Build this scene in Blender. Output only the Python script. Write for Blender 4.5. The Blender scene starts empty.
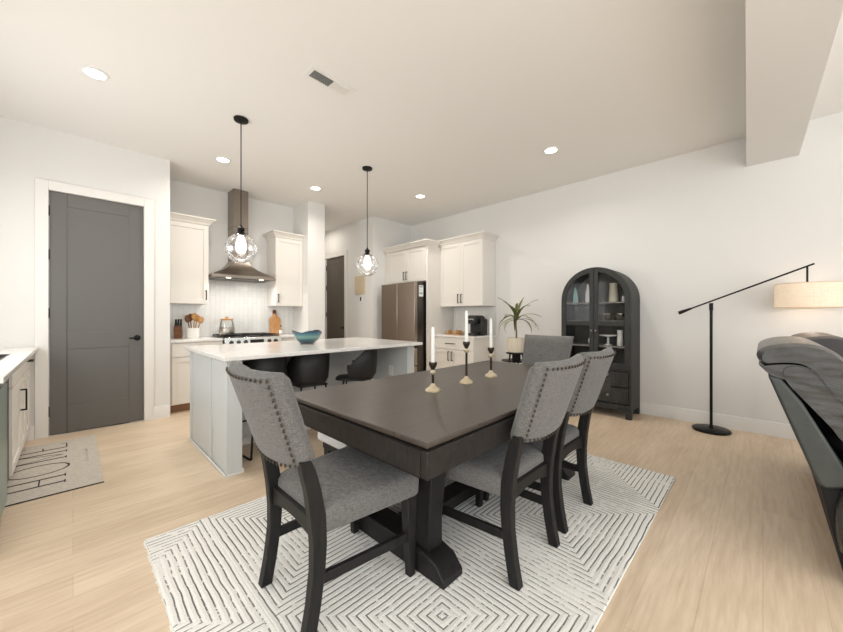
import bpy, bmesh, math, random
from mathutils import Vector, Matrix
random.seed(7)
C = bpy.context.scene.collection
PI = math.pi
def R(a): return math.radians(a)
def lin(c):
    c = c/255.0
    return c/12.92 if c <= 0.04045 else ((c+0.055)/1.055)**2.4
def rgb(r, g, b): return (lin(r), lin(g), lin(b), 1.0)

# ------------------------------------------------------------------ materials
class NT:
    def __init__(s, name):
        s.m = bpy.data.materials.new(name); s.m.use_nodes = True
        s.t = s.m.node_tree; s.n = s.t.nodes; s.l = s.t.links
        s.b = s.n['Principled BSDF']; s.out = s.n['Material Output']
    def add(s, typ, **kw):
        n = s.n.new(typ)
        for k, v in kw.items():
            if k in n.inputs: n.inputs[k].default_value = v
            else: setattr(n, k, v)
        return n
    def link(s, a, b): s.l.new(a, b)
    def coord(s, scale=(1, 1, 1), rot=(0, 0, 0), loc=(0, 0, 0)):
        tc = s.add('ShaderNodeTexCoord'); mp = s.add('ShaderNodeMapping')
        mp.inputs['Scale'].default_value = scale; mp.inputs['Rotation'].default_value = rot; mp.inputs['Location'].default_value = loc
        s.link(tc.outputs['Object'], mp.inputs['Vector']); return mp.outputs['Vector']
    def noise(s, vec, scale, detail=4, rough=.55):
        n = s.add('ShaderNodeTexNoise'); n.inputs['Scale'].default_value = scale
        n.inputs['Detail'].default_value = detail; n.inputs['Roughness'].default_value = rough
        if vec is not None: s.link(vec, n.inputs['Vector'])
        return n.outputs['Fac']
    def ramp(s, fac, stops):
        r = s.add('ShaderNodeValToRGB'); e = r.color_ramp.elements
        while len(e) < len(stops): e.new(.5)
        for q, (p, c) in zip(e, stops): q.position = p; q.color = c
        s.link(fac, r.inputs['Fac']); return r.outputs['Color']
    def mix(s, a, b, fac, mode='MIX'):
        n = s.add('ShaderNodeMix'); n.data_type = 'RGBA'; n.blend_type = mode
        for sock, v in ((n.inputs[0], fac), (n.inputs[6], a), (n.inputs[7], b)):
            if hasattr(v, 'links'): s.link(v, sock)
            else: sock.default_value = v
        return n.outputs[2]
    def math(s, op, a, b=None, c=None):
        n = s.add('ShaderNodeMath'); n.operation = op
        for i, v in enumerate((a, b, c)):
            if v is None: continue
            if hasattr(v, 'links'): s.link(v, n.inputs[i])
            else: n.inputs[i].default_value = v
        return n.outputs[0]
    def bump(s, h, strength=.2, dist=.01):
        b = s.add('ShaderNodeBump'); b.inputs['Strength'].default_value = strength; b.inputs['Distance'].default_value = dist
        s.link(h, b.inputs['Height']); s.link(b.outputs['Normal'], s.b.inputs['Normal'])
    def set(s, color=None, rough=None, metal=None, spec=None, **kw):
        I = s.b.inputs
        if color is not None:
            if hasattr(color, 'links'): s.link(color, I['Base Color'])
            else: I['Base Color'].default_value = color
        if rough is not None:
            if hasattr(rough, 'links'): s.link(rough, I['Roughness'])
            else: I['Roughness'].default_value = rough
        if metal is not None: I['Metallic'].default_value = metal
        if spec is not None: I['Specular IOR Level'].default_value = spec
        for k, v in kw.items(): I[k].default_value = v
        return s

M = {}
def plain(name, col, rough=.5, metal=0, var=.06, nscale=30, bump=.03, spec=.5, **kw):
    t = NT(name); v = t.coord(); n = t.noise(v, nscale)
    c = t.mix(tuple(x*(1-var) for x in col[:3])+(1,), tuple(min(1, x*(1+var)) for x in col[:3])+(1,), n)
    t.set(c, rough, metal, spec, **kw)
    if bump: t.bump(n, bump, .004)
    M[name] = t.m; return t.m
plain('wall_paint', rgb(228, 226, 222), .75, 0, .012, 60, .04, .3)
plain('ceiling_paint', rgb(238, 236, 232), .85, 0, .01, 60, .03, .2)
plain('trim_paint', rgb(230, 227, 222), .45, 0, .01, 40, .01)
plain('cabinet_white', rgb(228, 223, 215), .42, 0, .012, 40, .01)
plain('island_paint', rgb(200, 203, 202), .45, 0, .015, 40, .01)
plain('door_grey', rgb(98, 96, 92), .45, 0, .03, 40, .02)
plain('hall_door_grey', rgb(96, 88, 78), .45, 0, .03, 40, .02)
plain('black_metal', rgb(22, 21, 21), .4, .6, .1, 60, .02)
plain('black_plastic', rgb(20, 20, 21), .35, 0, .1, 60, .02)
plain('black_shell', rgb(30, 29, 28), .5, 0, .08, 80, .04)
plain('toe_wood', rgb(150, 112, 84), .6, 0, .1, 30, .02)
plain('white_plastic', rgb(235, 234, 230), .35, 0, .01, 60, .0)
plain('white_ceramic', rgb(236, 233, 228), .2, 0, .01, 60, .0)
plain('cream_ceramic', rgb(218, 208, 188), .45, 0, .06, 18, .05)
plain('wax', rgb(238, 236, 230), .45, 0, .01, 40, .0)
plain('leaf_green', rgb(88, 98, 52), .45, 0, .25, 30, .03)
plain('leaf_pale', rgb(150, 152, 98), .45, 0, .2, 30, .03)
plain('stem_brown', rgb(110, 92, 62), .7, 0, .2, 40, .1)
plain('soil', rgb(58, 44, 34), .9, 0, .3, 60, .3)
plain('brass_aged', rgb(198, 184, 156), .38, .35, .15, 40, .05)
plain('bronze_dark', rgb(70, 62, 52), .4, .7, .15, 40, .05)
plain('paper_beige', rgb(206, 190, 160), .7, 0, .1, 20, .02)
plain('mat_ink', rgb(48, 44, 40), .95, 0, .1, 60, .1)
plain('mat_ink_faint', rgb(140, 132, 124), .95, 0, .1, 60, .1)
plain('teal_steel', rgb(140, 156, 150), .35, .3, .04, 30, .01)
plain('dark_gap', rgb(16, 15, 15), .8, 0, .1, 30, .0)
plain('blue_label', rgb(150, 178, 190), .5, 0, .1, 30, .0)
plain('tray_gold', rgb(190, 146, 78), .5, .1, .2, 60, .1)
plain('vent_grey', rgb(120, 122, 120), .6, 0, .05, 30, .0)
plain('pale_teal_glass', rgb(160, 196, 192), .15, 0, .05, 30, .0)
plain('grey_pewter', rgb(150, 146, 138), .35, .4, .1, 30, .0)

t = NT('wood_spoon'); v = t.coord((1, 1, 8)); n = t.noise(v, 12)
t.set(t.ramp(n, [(.3, rgb(150, 96, 48)), (.7, rgb(206, 160, 100))]), .6); t.bump(n, .05); M['wood_spoon'] = t.m
t = NT('wood_board'); v = t.coord((6, 6, 1)); n = t.noise(v, 9)
t.set(t.ramp(n, [(.3, rgb(176, 122, 72)), (.7, rgb(206, 156, 104))]), .55); t.bump(n, .04); M['wood_board'] = t.m
t = NT('wood_dark_spoon'); v = t.coord((1, 1, 6)); n = t.noise(v, 12)
t.set(t.ramp(n, [(.3, rgb(72, 40, 20)), (.7, rgb(120, 74, 36))]), .6); M['wood_dark_spoon'] = t.m

# floor: light oak planks running along X
t = NT('oak_planks'); v = t.coord()
br = t.add('ShaderNodeTexBrick'); t.link(v, br.inputs['Vector'])
br.offset = .37; br.inputs['Scale'].default_value = 1.0
br.inputs['Brick Width'].default_value = 1.5; br.inputs['Row Height'].default_value = .19
br.inputs['Mortar Size'].default_value = .0024; br.inputs['Mortar Smooth'].default_value = .3
br.inputs['Color1'].default_value = rgb(228, 207, 180); br.inputs['Color2'].default_value = rgb(202, 178, 150)
br.inputs['Mortar'].default_value = rgb(186, 165, 141)
v2 = t.coord((1.2, 14, 1)); g = t.noise(v2, 3.2, 7, .62); v3 = t.coord((.5, 2.2, 1)); g2 = t.noise(v3, 2.0, 3)
col = t.mix(br.outputs['Color'], t.ramp(g, [(.3, rgb(180, 154, 126)), (.62, rgb(238, 220, 196))]), .46)
col = t.mix(col, t.ramp(g2, [(.3, rgb(190, 166, 138)), (.7, rgb(234, 216, 192))]), .34)
t.set(col, t.math('MULTIPLY_ADD', g, .12, .36), 0, .35); t.bump(t.math('MULTIPLY_ADD', g, .15, br.outputs['Fac']), -.12, .002); M['oak_planks'] = t.m

# dark table / chair timber
def timber(name, lo, hi, scale, rough, bump=.12):
    t = NT(name); v = t.coord(scale); n = t.noise(v, 5, 8, .65)
    t.set(t.ramp(n, [(.28, lo), (.72, hi)]), t.math('MULTIPLY_ADD', n, .15, rough), 0, .28); t.bump(n, bump, .002); M[name] = t.m
timber('dark_timber', rgb(17, 16, 16), rgb(38, 36, 35), (9, 9, 1.5), .42)
timber('dark_timber_x', rgb(22, 20, 19), rgb(52, 48, 45), (16, 16, 5), .42)
timber('hutch_timber', rgb(36, 37, 36), rgb(66, 67, 64), (9, 9, 1.5), .45)
timber('hutch_shelf', rgb(110, 107, 100), rgb(136, 132, 124), (2, 9, 9), .5)
timber('hutch_inside', rgb(84, 81, 76), rgb(112, 108, 100), (9, 9, 1.5), .6)
t = NT('table_top'); v = t.coord()
br = t.add('ShaderNodeTexBrick'); t.link(v, br.inputs['Vector']); br.offset = 0
br.inputs['Scale'].default_value = 1; br.inputs['Brick Width'].default_value = 9; br.inputs['Row Height'].default_value = .187
br.inputs['Mortar Size'].default_value = .006; br.inputs['Mortar Smooth'].default_value = .4
br.inputs['Color1'].default_value = rgb(70, 62, 57); br.inputs['Color2'].default_value = rgb(60, 54, 49); br.inputs['Mortar'].default_value = rgb(30, 26, 24)
n = t.noise(t.coord((.8, 9, 4)), 4, 8, .7)
t.set(t.mix(br.outputs['Color'], t.ramp(n, [(.25, rgb(46, 40, 36)), (.75, rgb(92, 83, 76))]), .5), t.math('MULTIPLY_ADD', n, .12, .3), 0, .5)
t.bump(t.math('MULTIPLY_ADD', n, -.25, br.outputs['Fac']), -.18, .0015); M['table_top'] = t.m

# linen weave
def linen(name, a, b):
    t = NT(name); n1 = t.noise(t.coord((25, 25, 220)), 2, 2, .6); n2 = t.noise(t.coord((220, 220, 25)), 2, 2, .6)
    n3 = t.noise(t.coord(), 5, 3)
    h = t.math('ADD', n1, n2); f = t.math('MULTIPLY_ADD', h, .5, 0.0)
    c = t.ramp(f, [(.36, a), (.62, b)])
    c = t.mix(c, t.ramp(n3, [(.3, a), (.7, b)]), .08)
    t.set(c, .95, 0, .15); t.bump(f, .35, .003); t.b.inputs['Sheen Weight'].default_value = .15; M[name] = t.m
linen('grey_linen', rgb(84, 83, 82), rgb(126, 124, 121))
linen('pale_linen', rgb(176, 174, 172), rgb(214, 212, 209))
linen('mat_cloth', rgb(182, 174, 162), rgb(208, 200, 188))
linen('shade_linen_off', rgb(200, 180, 150), rgb(220, 200, 170))

# rug: cream ribs with broken dark lines in stepped squares
t = NT('rug_pile'); tc = t.add('ShaderNodeTexCoord'); sp = t.add('ShaderNodeSeparateXYZ'); 
wn = t.add('ShaderNodeTexNoise'); wn.inputs['Scale'].default_value = 7; t.link(tc.outputs['Object'], wn.inputs['Vector'])
wv = t.add('ShaderNodeVectorMath'); wv.operation = 'MULTIPLY_ADD'; t.link(wn.outputs['Color'], wv.inputs[0]); wv.inputs[1].default_value = (.014, .014, 0); t.link(tc.outputs['Object'], wv.inputs[2])
t.link(wv.outputs[0], sp.inputs[0]); X, Y = sp.outputs[0], sp.outputs[1]
TX, TY = .98, .94
def tri(a, T, off): # distance to the tile centre
    return t.math('ABSOLUTE', t.math('SUBTRACT', t.math('MULTIPLY', t.math('FRACT', t.math('ADD', t.math('MULTIPLY', a, 1/T), off)), T), T/2))
ax, ay = tri(X, TX, .21), tri(Y, TY, .02)
d = t.math('MAXIMUM', ax, ay)
ph = t.math('FRACT', t.math('MULTIPLY', d, 1/.0285))
line = t.math('LESS_THAN', t.math('ABSOLUTE', t.math('SUBTRACT', ph, .5)), .105)
br1 = t.noise(t.coord((1, 1, 1)), 26, 3, .7); br2 = t.noise(t.coord((1, 1, 1)), 2.6, 2)
thr = t.math('MULTIPLY_ADD', br2, .9, -.06)
brk = t.math('GREATER_THAN', t.math('ADD', br1, .06), t.math('SUBTRACT', .86, thr))
fac = t.math('MULTIPLY', line, t.math('MULTIPLY', t.math('MULTIPLY_ADD', brk, .7, .08), t.math('MULTIPLY_ADD', br2, 1.1, .42)))
fz = t.noise(t.coord(), 160, 2)
base = t.ramp(fz, [(.25, rgb(226, 224, 218)), (.75, rgb(248, 247, 243))])
t.set(t.mix(base, rgb(50, 50, 52), fac), 1.0, 0, .05)
rib = t.math('ABSOLUTE', t.math('SUBTRACT', ph, .5))
t.bump(t.math('MULTIPLY_ADD', fz, .35, rib), .4, .008); M['rug_pile'] = t.m

# quartz, tile, metal, glass
t = NT('quartz'); n = t.noise(t.coord(), 3, 8, .7); n2 = t.noise(t.coord(), 60, 2)
t.set(t.mix(t.ramp(n, [(.46, rgb(236, 233, 229)), (.5, rgb(226, 223, 219)), (.54, rgb(236, 233, 229))]), rgb(228, 225, 221), t.math('MULTIPLY', n2, .2)), .14, 0, .5); M['quartz'] = t.m
t = NT('tile_white'); tc = t.add('ShaderNodeTexCoord'); sp = t.add('ShaderNodeSeparateXYZ'); t.link(tc.outputs['Object'], sp.inputs[0])
cb = t.add('ShaderNodeCombineXYZ'); t.link(sp.outputs[2], cb.inputs[0]); t.link(t.math('ADD', sp.outputs[0], sp.outputs[1]), cb.inputs[1])
br = t.add('ShaderNodeTexBrick'); t.link(cb.outputs[0], br.inputs['Vector']); br.offset = .5
br.inputs['Scale'].default_value = 1; br.inputs['Brick Width'].default_value = .2; br.inputs['Row Height'].default_value = .065
br.inputs['Mortar Size'].default_value = .002; br.inputs['Mortar Smooth'].default_value = .4
br.inputs['Color1'].default_value = rgb(232, 231, 227); br.inputs['Color2'].default_value = rgb(224, 224, 220); br.inputs['Mortar'].default_value = rgb(205, 204, 200)
wv = t.noise(t.coord(), 18, 2)
t.set(br.outputs['Color'], .12, 0, .6); t.bump(t.math('MULTIPLY_ADD', wv, -.4, br.outputs['Fac']), -.25, .003); M['tile_white'] = t.m
def steel(name, c, rough, stretch):
    t = NT(name); n = t.noise(t.coord(stretch), 8, 4)
    t.set(t.mix(tuple(x*.93 for x in c[:3])+(1,), c, n), t.math('MULTIPLY_ADD', n, .1, rough), 1.0); t.bump(n, .03, .001); M[name] = t.m
steel('steel', rgb(178, 172, 164), .28, (2, 2, 60))
steel('steel_fridge', rgb(172, 158, 146), .3, (2, 60, 2))
steel('steel_dark', rgb(92, 88, 84), .3, (60, 2, 2))
steel('steel_hood', rgb(150, 140, 130), .26, (60, 2, 2))
steel('chrome', rgb(214, 212, 208), .12, (2, 2, 2))
def glass(name, tint, k, rough=.03, fr=.75):
    t = NT(name); t.n.remove(t.b)
    tr = t.add('ShaderNodeBsdfTransparent'); tr.inputs[0].default_value = tint
    gl = t.add('ShaderNodeBsdfGlossy'); gl.inputs['Roughness'].default_value = rough; gl.inputs['Color'].default_value = (1, 1, 1, 1)
    lw = t.add('ShaderNodeLayerWeight'); lw.inputs['Blend'].default_value = .25
    n = t.noise(t.coord(), 14, 2); bp = t.add('ShaderNodeBump'); bp.inputs['Strength'].default_value = .02; t.link(n, bp.inputs['Height']); t.link(bp.outputs[0], gl.inputs['Normal'])
    mx = t.add('ShaderNodeMixShader'); t.link(t.math('MULTIPLY_ADD', lw.outputs['Fresnel'], fr, k), mx.inputs[0])
    t.link(tr.outputs[0], mx.inputs[1]); t.link(gl.outputs[0], mx.inputs[2]); t.link(mx.outputs[0], t.out.inputs['Surface']); M[name] = t.m
glass('clear_glass', (.98, .985, .98, 1), .04)
glass('globe_glass', (1, 1, 1, 1), .14, .12)
glass('pane_glass', (.98, .985, .985, 1), .004, .05, .09)
t = NT('blue_glass'); sp = t.add('ShaderNodeSeparateXYZ'); tc = t.add('ShaderNodeTexCoord'); t.link(tc.outputs['Object'], sp.inputs[0])
n = t.noise(t.coord((3, 3, 14)), 4, 4)
c = t.ramp(t.math('MULTIPLY_ADD', n, .05, t.math('MULTIPLY', sp.outputs[2], 7.0)), [(.05, rgb(10, 30, 42)), (.3, rgb(36, 92, 110)), (.55, rgb(120, 160, 150)), (.8, rgb(44, 104, 130)), (1, rgb(16, 44, 72))])
t.set(c, .08, 0, .7); t.b.inputs['Alpha'].default_value = .82; t.b.inputs['Coat Weight'].default_value = .5; M['blue_glass'] = t.m
def emit(name, col, s):
    t = NT(name); n = t.noise(t.coord(), 20, 1)
    t.set(col, .5); t.link(t.mix(col, tuple(min(1, x*1.03) for x in col[:3])+(1,), n), t.b.inputs['Emission Color']); t.b.inputs['Emission Strength'].default_value = s; M[name] = t.m
emit('can_light', (1, .95, .86, 1), 9); emit('bulb_glow', (1, .95, .88, 1), 2.2); emit('hood_light', (1, .93, .82, 1), 6)
t = NT('shade_linen'); n1 = t.noise(t.coord((150, 150, 8)), 2, 2); n2 = t.noise(t.coord((8, 8, 150)), 2, 2)
f = t.math('MULTIPLY', t.math('ADD', n1, n2), .5)
c = t.ramp(f, [(.35, rgb(226, 204, 178)), (.65, rgb(240, 222, 200))])
t.set(c, .9, 0, .1); t.b.inputs['Emission Strength'].default_value = .32; t.link(c, t.b.inputs['Emission Color']); M['shade_linen'] = t.m
t = NT('leather'); n = t.noise(t.coord(), 9, 5, .6); vo = t.add('ShaderNodeTexVoronoi'); vo.inputs['Scale'].default_value = 320; t.link(t.coord(), vo.inputs['Vector'])
w = t.noise(t.coord((1, 2.2, 5)), 4, 1)
t.set(t.ramp(n, [(.2, rgb(40, 40, 38)), (.8, rgb(58, 57, 54))]), t.math('MULTIPLY_ADD', n, .12, .18), 0, .7)
t.bump(t.math('ADD', t.math('MULTIPLY', vo.outputs['Distance'], .06), w), .4, .035); M['leather'] = t.m
t = NT('leather_flat'); n = t.noise(t.coord(), 9, 5, .6)
t.set(t.ramp(n, [(.3, rgb(50, 54, 52)), (.7, rgb(64, 68, 65))]), .42, 0, .5); t.bump(n, .08, .01); M['leather_flat'] = t.m
t = NT('leather_dark'); n = t.noise(t.coord(), 9, 5, .6)
t.set(t.ramp(n, [(.3, rgb(40, 35, 33)), (.7, rgb(60, 52, 48))]), .35, 0, .5); t.bump(n, .15, .01); M['leather_dark'] = t.m

# ------------------------------------------------------------------ mesh helpers
class MB:
    def __init__(s): s.bm = bmesh.new()
    def box(s, x0, x1, y0, y1, z0, z1, mat=None):
        vs = [s.bm.verts.new(p) for p in ((x0,y0,z0),(x1,y0,z0),(x1,y1,z0),(x0,y1,z0),(x0,y0,z1),(x1,y0,z1),(x1,y1,z1),(x0,y1,z1))]
        if mat: 
            for v in vs: v.co = mat @ v.co
        for f in ((0,3,2,1),(4,5,6,7),(0,1,5,4),(1,2,6,5),(2,3,7,6),(3,0,4,7)): s.bm.faces.new([vs[i] for i in f])
        return s
    def prism(s, pts, a, b, axis='y'):
        def P(p, h): 
            return {'y': (p[0], h, p[1]), 'x': (h, p[0], p[1]), 'z': (p[0], p[1], h)}[axis]
        A = [s.bm.verts.new(P(p, a)) for p in pts]; B = [s.bm.verts.new(P(p, b)) for p in pts]
        n = len(pts); s.bm.faces.new(A); s.bm.faces.new(B[::-1])
        for i in range(n): s.bm.faces.new((A[i], B[i], B[(i+1) % n], A[(i+1) % n]))
        return s
    def rings(s, rings, closed=True, cap=True, loop=False):
        V = [[s.bm.verts.new(p) for p in r] for r in rings]; n = len(V[0])
        m = len(V)
        for i in range(m if loop else m-1):
            a, b = V[i], V[(i+1) % m]
            for j in range(n if closed else n-1): s.bm.faces.new((a[j], a[(j+1) % n], b[(j+1) % n], b[j]))
        if cap and closed and not loop:
            s.bm.faces.new(V[0][::-1]); s.bm.faces.new(V[-1])
        return s
    def lathe(s, prof, c=(0, 0, 0), n=24, cap=True):
        return s.rings([[(c[0]+max(r, .0004)*math.cos(2*PI*k/n), c[1]+max(r, .0004)*math.sin(2*PI*k/n), c[2]+z) for k in range(n)] for r, z in prof], cap=cap)
    def tube(s, path, r, n=10, loop=False):
        P = [Vector(p) for p in path]; m = len(P); rs = r if isinstance(r, (list, tuple)) else [r]*m
        rings = []; up = None
        for i in range(m):
            if loop: d = P[(i+1) % m]-P[i-1]
            else: d = P[min(i+1, m-1)]-P[max(i-1, 0)]
            d.normalize()
            if up is None: up = Vector((0, 0, 1)) if abs(d.z) < .9 else Vector((1, 0, 0))
            a = d.cross(up); 
            if a.length < 1e-4: a = d.orthogonal()
            a.normalize(); b = a.cross(d).normalized(); up = b
            rings.append([P[i]+rs[i]*(math.cos(2*PI*k/n)*a+math.sin(2*PI*k/n)*b) for k in range(n)])
        return s.rings(rings, loop=loop)
    def sweep(s, path, w, h, loop=False):   # rectangular bar along a path lying in the XZ or YZ plane
        return s.tube(path, (w+h)/3.2, 4, loop)
    def sphere(s, c, r, n=16, m=10, sz=1):
        return s.lathe([(r*math.sin(PI*i/m), -r*math.cos(PI*i/m)*sz) for i in range(m+1)], c, n)
    def xf(s, mat):
        bmesh.ops.transform(s.bm, matrix=mat, verts=s.bm.verts); return s
    def build(s, name, mat, parent=None, bevel=0, seg=2, smooth=True, sub=0, ang=35, loc=None):
        bmesh.ops.remove_doubles(s.bm, verts=s.bm.verts, dist=1e-6)
        bmesh.ops.recalc_face_normals(s.bm, faces=s.bm.faces)
        me = bpy.data.meshes.new(name); s.bm.to_mesh(me); s.bm.free()
        o = bpy.data.objects.new(name, me); C.objects.link(o)
        me.materials.append(M[mat] if isinstance(mat, str) else mat)
        if smooth: me.shade_smooth(); me.set_sharp_from_angle(angle=R(ang))
        if bevel:
            b = o.modifiers.new('Bevel', 'BEVEL'); b.width = bevel; b.segments = seg; b.limit_method = 'ANGLE'; b.angle_limit = R(40); b.harden_normals = False
        if sub:
            q = o.modifiers.new('Sub', 'SUBSURF'); q.levels = sub; q.render_levels = sub
        if parent is not None: o.parent = parent
        if loc is not None: o.location = loc
        return o
def box(name, x0, x1, y0, y1, z0, z1, mat, parent=None, bevel=.003, **kw):
    return MB().box(x0, x1, y0, y1, z0, z1).build(name, mat, parent, bevel, **kw)
def tag(o, label, cat, group=None, kind=None):
    o['label'] = label; o['category'] = cat
    if group: o['group'] = group
    if kind: o['kind'] = kind
    return o
def thing(name, label, cat, loc=(0, 0, 0), rz=0, group=None):
    o = bpy.data.objects.new(name, None); C.objects.link(o); o.location = loc; o.rotation_euler = (0, 0, R(rz)); o.empty_display_size = .1
    return tag(o, label, cat, group)
def struct(o): o['kind'] = 'structure'; return o
def dup(root, loc, rz=None, label=None, scale=None):
    r = root.copy(); C.objects.link(r); r.location = loc
    if rz is not None: r.rotation_euler = (0, 0, R(rz))
    if scale: r.scale = scale
    if label: r['label'] = label
    for ch in list(root.children):
        c = ch.copy(); C.objects.link(c); c.parent = r
        for g in ch.children:
            d = g.copy(); C.objects.link(d); d.parent = c
    return r
def solo(name, mb, mat, label, cat, loc, rz=0, group=None, **kw):
    o = mb.build(name, mat, None, **kw); o.location = loc; o.rotation_euler = (0, 0, R(rz)); return tag(o, label, cat, group)

# ------------------------------------------------------------------ the room
CZ = 3.06; XR = 4.93; YD = 5.04; YH = 5.75; YB = 5.17; XH = 3.93
def wall(name, *a): return struct(box(name, *a, 'wall_paint', bevel=0))
struct(box('floor', -4.2, XR+.12, -4.2, 8.2, -.08, 0, 'oak_planks', bevel=0))
struct(box('ceiling', -4.2, XR+.12, -4.2, 8.2, CZ, CZ+.08, 'ceiling_paint', bevel=0))
wall('wall_right', XR, XR+.12, -4.2, YB, 0, CZ)
# wall with the grey door: opening x -.17..+.57 to z 2.45
o = MB(); o.box(-1.05, -.170, YD, YD+.11, 0, CZ); o.box(.573, .817, YD, YD+.11, 0, CZ); o.box(-.170, .573, YD, YD+.11, 2.452, CZ)
struct(o.build('wall_door', 'wall_paint', bevel=0))
wall('wall_alcove', .71, .817, YD+.11, YH, 0, CZ)
wall('wall_kitchen', .71, 2.67, YH, YH+.12, 0, CZ)
wall('wall_pillar', 2.67, 2.97, 5.22, YH+.12, 0, CZ)
wall('wall_hall_far', 2.97, XH+.12, 7.6, 7.72, 0, CZ)
wall('wall_hall_left', 2.86, 2.97, YH+.12, 7.72, 0, CZ)
# hall side wall with door opening y 6.13..6.80
o = MB(); o.box(XH, XH+.11, YB, 6.10, 0, CZ); o.box(XH, XH+.11, 6.84, 7.6, 0, CZ); o.box(XH, XH+.11, 6.10, 6.84, 2.45, CZ)
struct(o.build('wall_hall_right', 'wall_paint', bevel=0))
wall('wall_fridge', XH+.11, XR+.12, YB, YB+.11, 0, CZ)
wall('wall_left', -1.05, -.92, 2.3, YD, 0, CZ)
struct(MB().prism([(XR, -.249), (XR, .125), (-4.2, -.092), (-4.2, -.426)], 2.752, CZ, 'z').build('trim_1', 'wall_paint', bevel=.003))   # dropped ceiling beam
def baseboard(name, x0, x1, y0, y1, n):
    m = MB()
    if n == 'x-': m.prism([(0, 0), (.016, 0), (.016, .105), (.011, .118), (.009, .135), (0, .14)], y0, y1, 'y').xf(Matrix.Translation((x0, 0, 0)) @ Matrix.Scale(-1, 4, (1, 0, 0)))
    else: m.prism([(0, 0), (-.016, 0), (-.016, .105), (-.011, .118), (-.009, .135), (0, .14)], x0, x1, 'x').xf(Matrix.Translation((0, y0, 0)))
    return struct(m.build(name, 'trim_paint'))
baseboard('baseboard_right', XR, XR, -4.2, 3.12, 'x-')
baseboard('baseboard_door', .665, .817, YD, YD, 'y-')
baseboard('baseboard_door_left', -1.0, -.262, YD, YD, 'y-')
baseboard('baseboard_pillar', 2.67, 2.97, 5.22, 5.22, 'y-')
baseboard('baseboard_hall', XH, XH, YB, 6.0, 'x-')
# casings
m = MB(); m.box(-.262, -.170, YD-.018, YD, 0, 2.545); m.box(.573, .665, YD-.018, YD, 0, 2.545); m.box(-.170, .573, YD-.018, YD, 2.452, 2.545)
struct(m.build('trim_2', 'trim_paint', bevel=.004))
m = MB(); m.box(XH-.018, XH, 6.01, 6.10, 0, 2.545); m.box(XH-.018, XH, 6.84, 6.93, 0, 2.545); m.box(XH-.018, XH, 6.10, 6.84, 2.45, 2.545)
struct(m.build('trim_3', 'trim_paint', bevel=.004))

def panel_door(name, w, h, mat, panels, loc, rz, hinge_left=True, lever=.95):
    root = bpy.data.objects.new(name, None); C.objects.link(root); root.location = loc; root.rotation_euler = (0, 0, R(rz)); root['kind'] = 'structure'
    T = .04; st = .125; m = MB()
    m.box(0, st, 0, T, 0, h); m.box(w-st, w, 0, T, 0, h)
    zs = [0]+[z for p in panels for z in p]+[h]
    for i in range(0, len(zs), 2): m.box(st, w-st, 0, T, zs[i], zs[i+1])
    m.build('door_frame', mat, root, .004)
    for (a, b) in panels:
        q = MB(); q.rings([[(st-.002, .004, a), (w-st+.002, .004, a), (w-st+.002, .004, b), (st-.002, .004, b)], [(st+.011, .020, a+.011), (w-st-.011, .020, a+.011), (w-st-.011, .020, b-.011), (st+.011, .020, b-.011)], [(st+.011, .03, a+.011), (w-st-.011, .03, a+.011), (w-st-.011, .03, b-.011), (st+.011, .03, b-.011)]])
        q.build('door_panel', mat, root, 0, smooth=False)
    hx = -.006 if hinge_left else w+.006
    for z in (.24, h*.5, h*.74, h-.2) if h > 2.3 else (.2, h-.2):
        MB().tube([(hx, -.012, z-.05), (hx, -.012, z+.05)], .009, 10).build('hinge', 'black_metal', root)
    kx = w-.055 if hinge_left else .07; s = -1 if hinge_left else 1
    k = MB(); k.lathe([(.03, 0), (.031, .006), (.026, .012), (.011, .014), (.011, .045)], n=20).xf(Matrix.Translation((kx, 0, lever)) @ Matrix.Rotation(R(90), 4, 'X'))
    k.tube([(kx, -.045, lever), (kx+s*.03, -.05, lever), (kx+s*.075, -.048, lever)], .0085, 10)
    k.build('door_handle', 'black_metal', root)
    return root
panel_door('door_1', .735, 2.44, 'door_grey', [(.285, .85), (1.03, 2.305)], (-.166, YD+.012, .008), 0, True, .945)
panel_door('door_2', .73, 2.44, 'hall_door_grey', [(.22, .93), (1.075, 2.31)], (XH+.012, 6.835, .008), -90, True, .95).children
m = MB(); m.box(-.1, .003, 0, .02, 0, .01)
# backsplashes belong to the setting
struct(box('trim_4', .818, 2.669, YH-.012, YH, .9, 1.72, 'tile_white', bevel=0))
struct(box('trim_5', XR-.012, XR, 3.12, 4.03, .89, 1.36, 'tile_white', bevel=0))

# ------------------------------------------------------------------ cabinetry (local: front faces -Y at y=0, x 0..w, depth +Y)
def bar_pull(parent, x, y, z, L, vertical=True, mat='black_metal'):
    m = MB()
    if vertical:
        m.box(x-.006, x+.006, y-.036, y-.026, z-L/2, z+L/2); m.box(x-.005, x+.005, y-.028, y, z-L/2, z-L/2+.012); m.box(x-.005, x+.005, y-.028, y, z+L/2-.012, z+L/2)
    else:
        m.box(x-L/2, x+L/2, y-.036, y-.026, z-.006, z+.006); m.box(x-L/2, x-L/2+.012, y-.028, y, z-.005, z+.005); m.box(x+L/2-.012, x+L/2, y-.028, y, z-.005, z+.005)
    return m.build('handle', mat, parent, .002)
def shaker(parent, name, x0, x1, z0, z1, mat='cabinet_white', r=.058, t=.02):
    m = MB(); g = .0015; x0 += g; x1 -= g; z0 += g; z1 -= g
    m.box(x0, x0+r, -t, 0, z0, z1); m.box(x1-r, x1, -t, 0, z0, z1); m.box(x0+r, x1-r, -t, 0, z0, z0+r); m.box(x0+r, x1-r, -t, 0, z1-r, z1)
    m.box(x0+r, x1-r, -t+.009, 0, z0+r, z1-r)
    return m.build(name, mat, parent, .0018)
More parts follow.
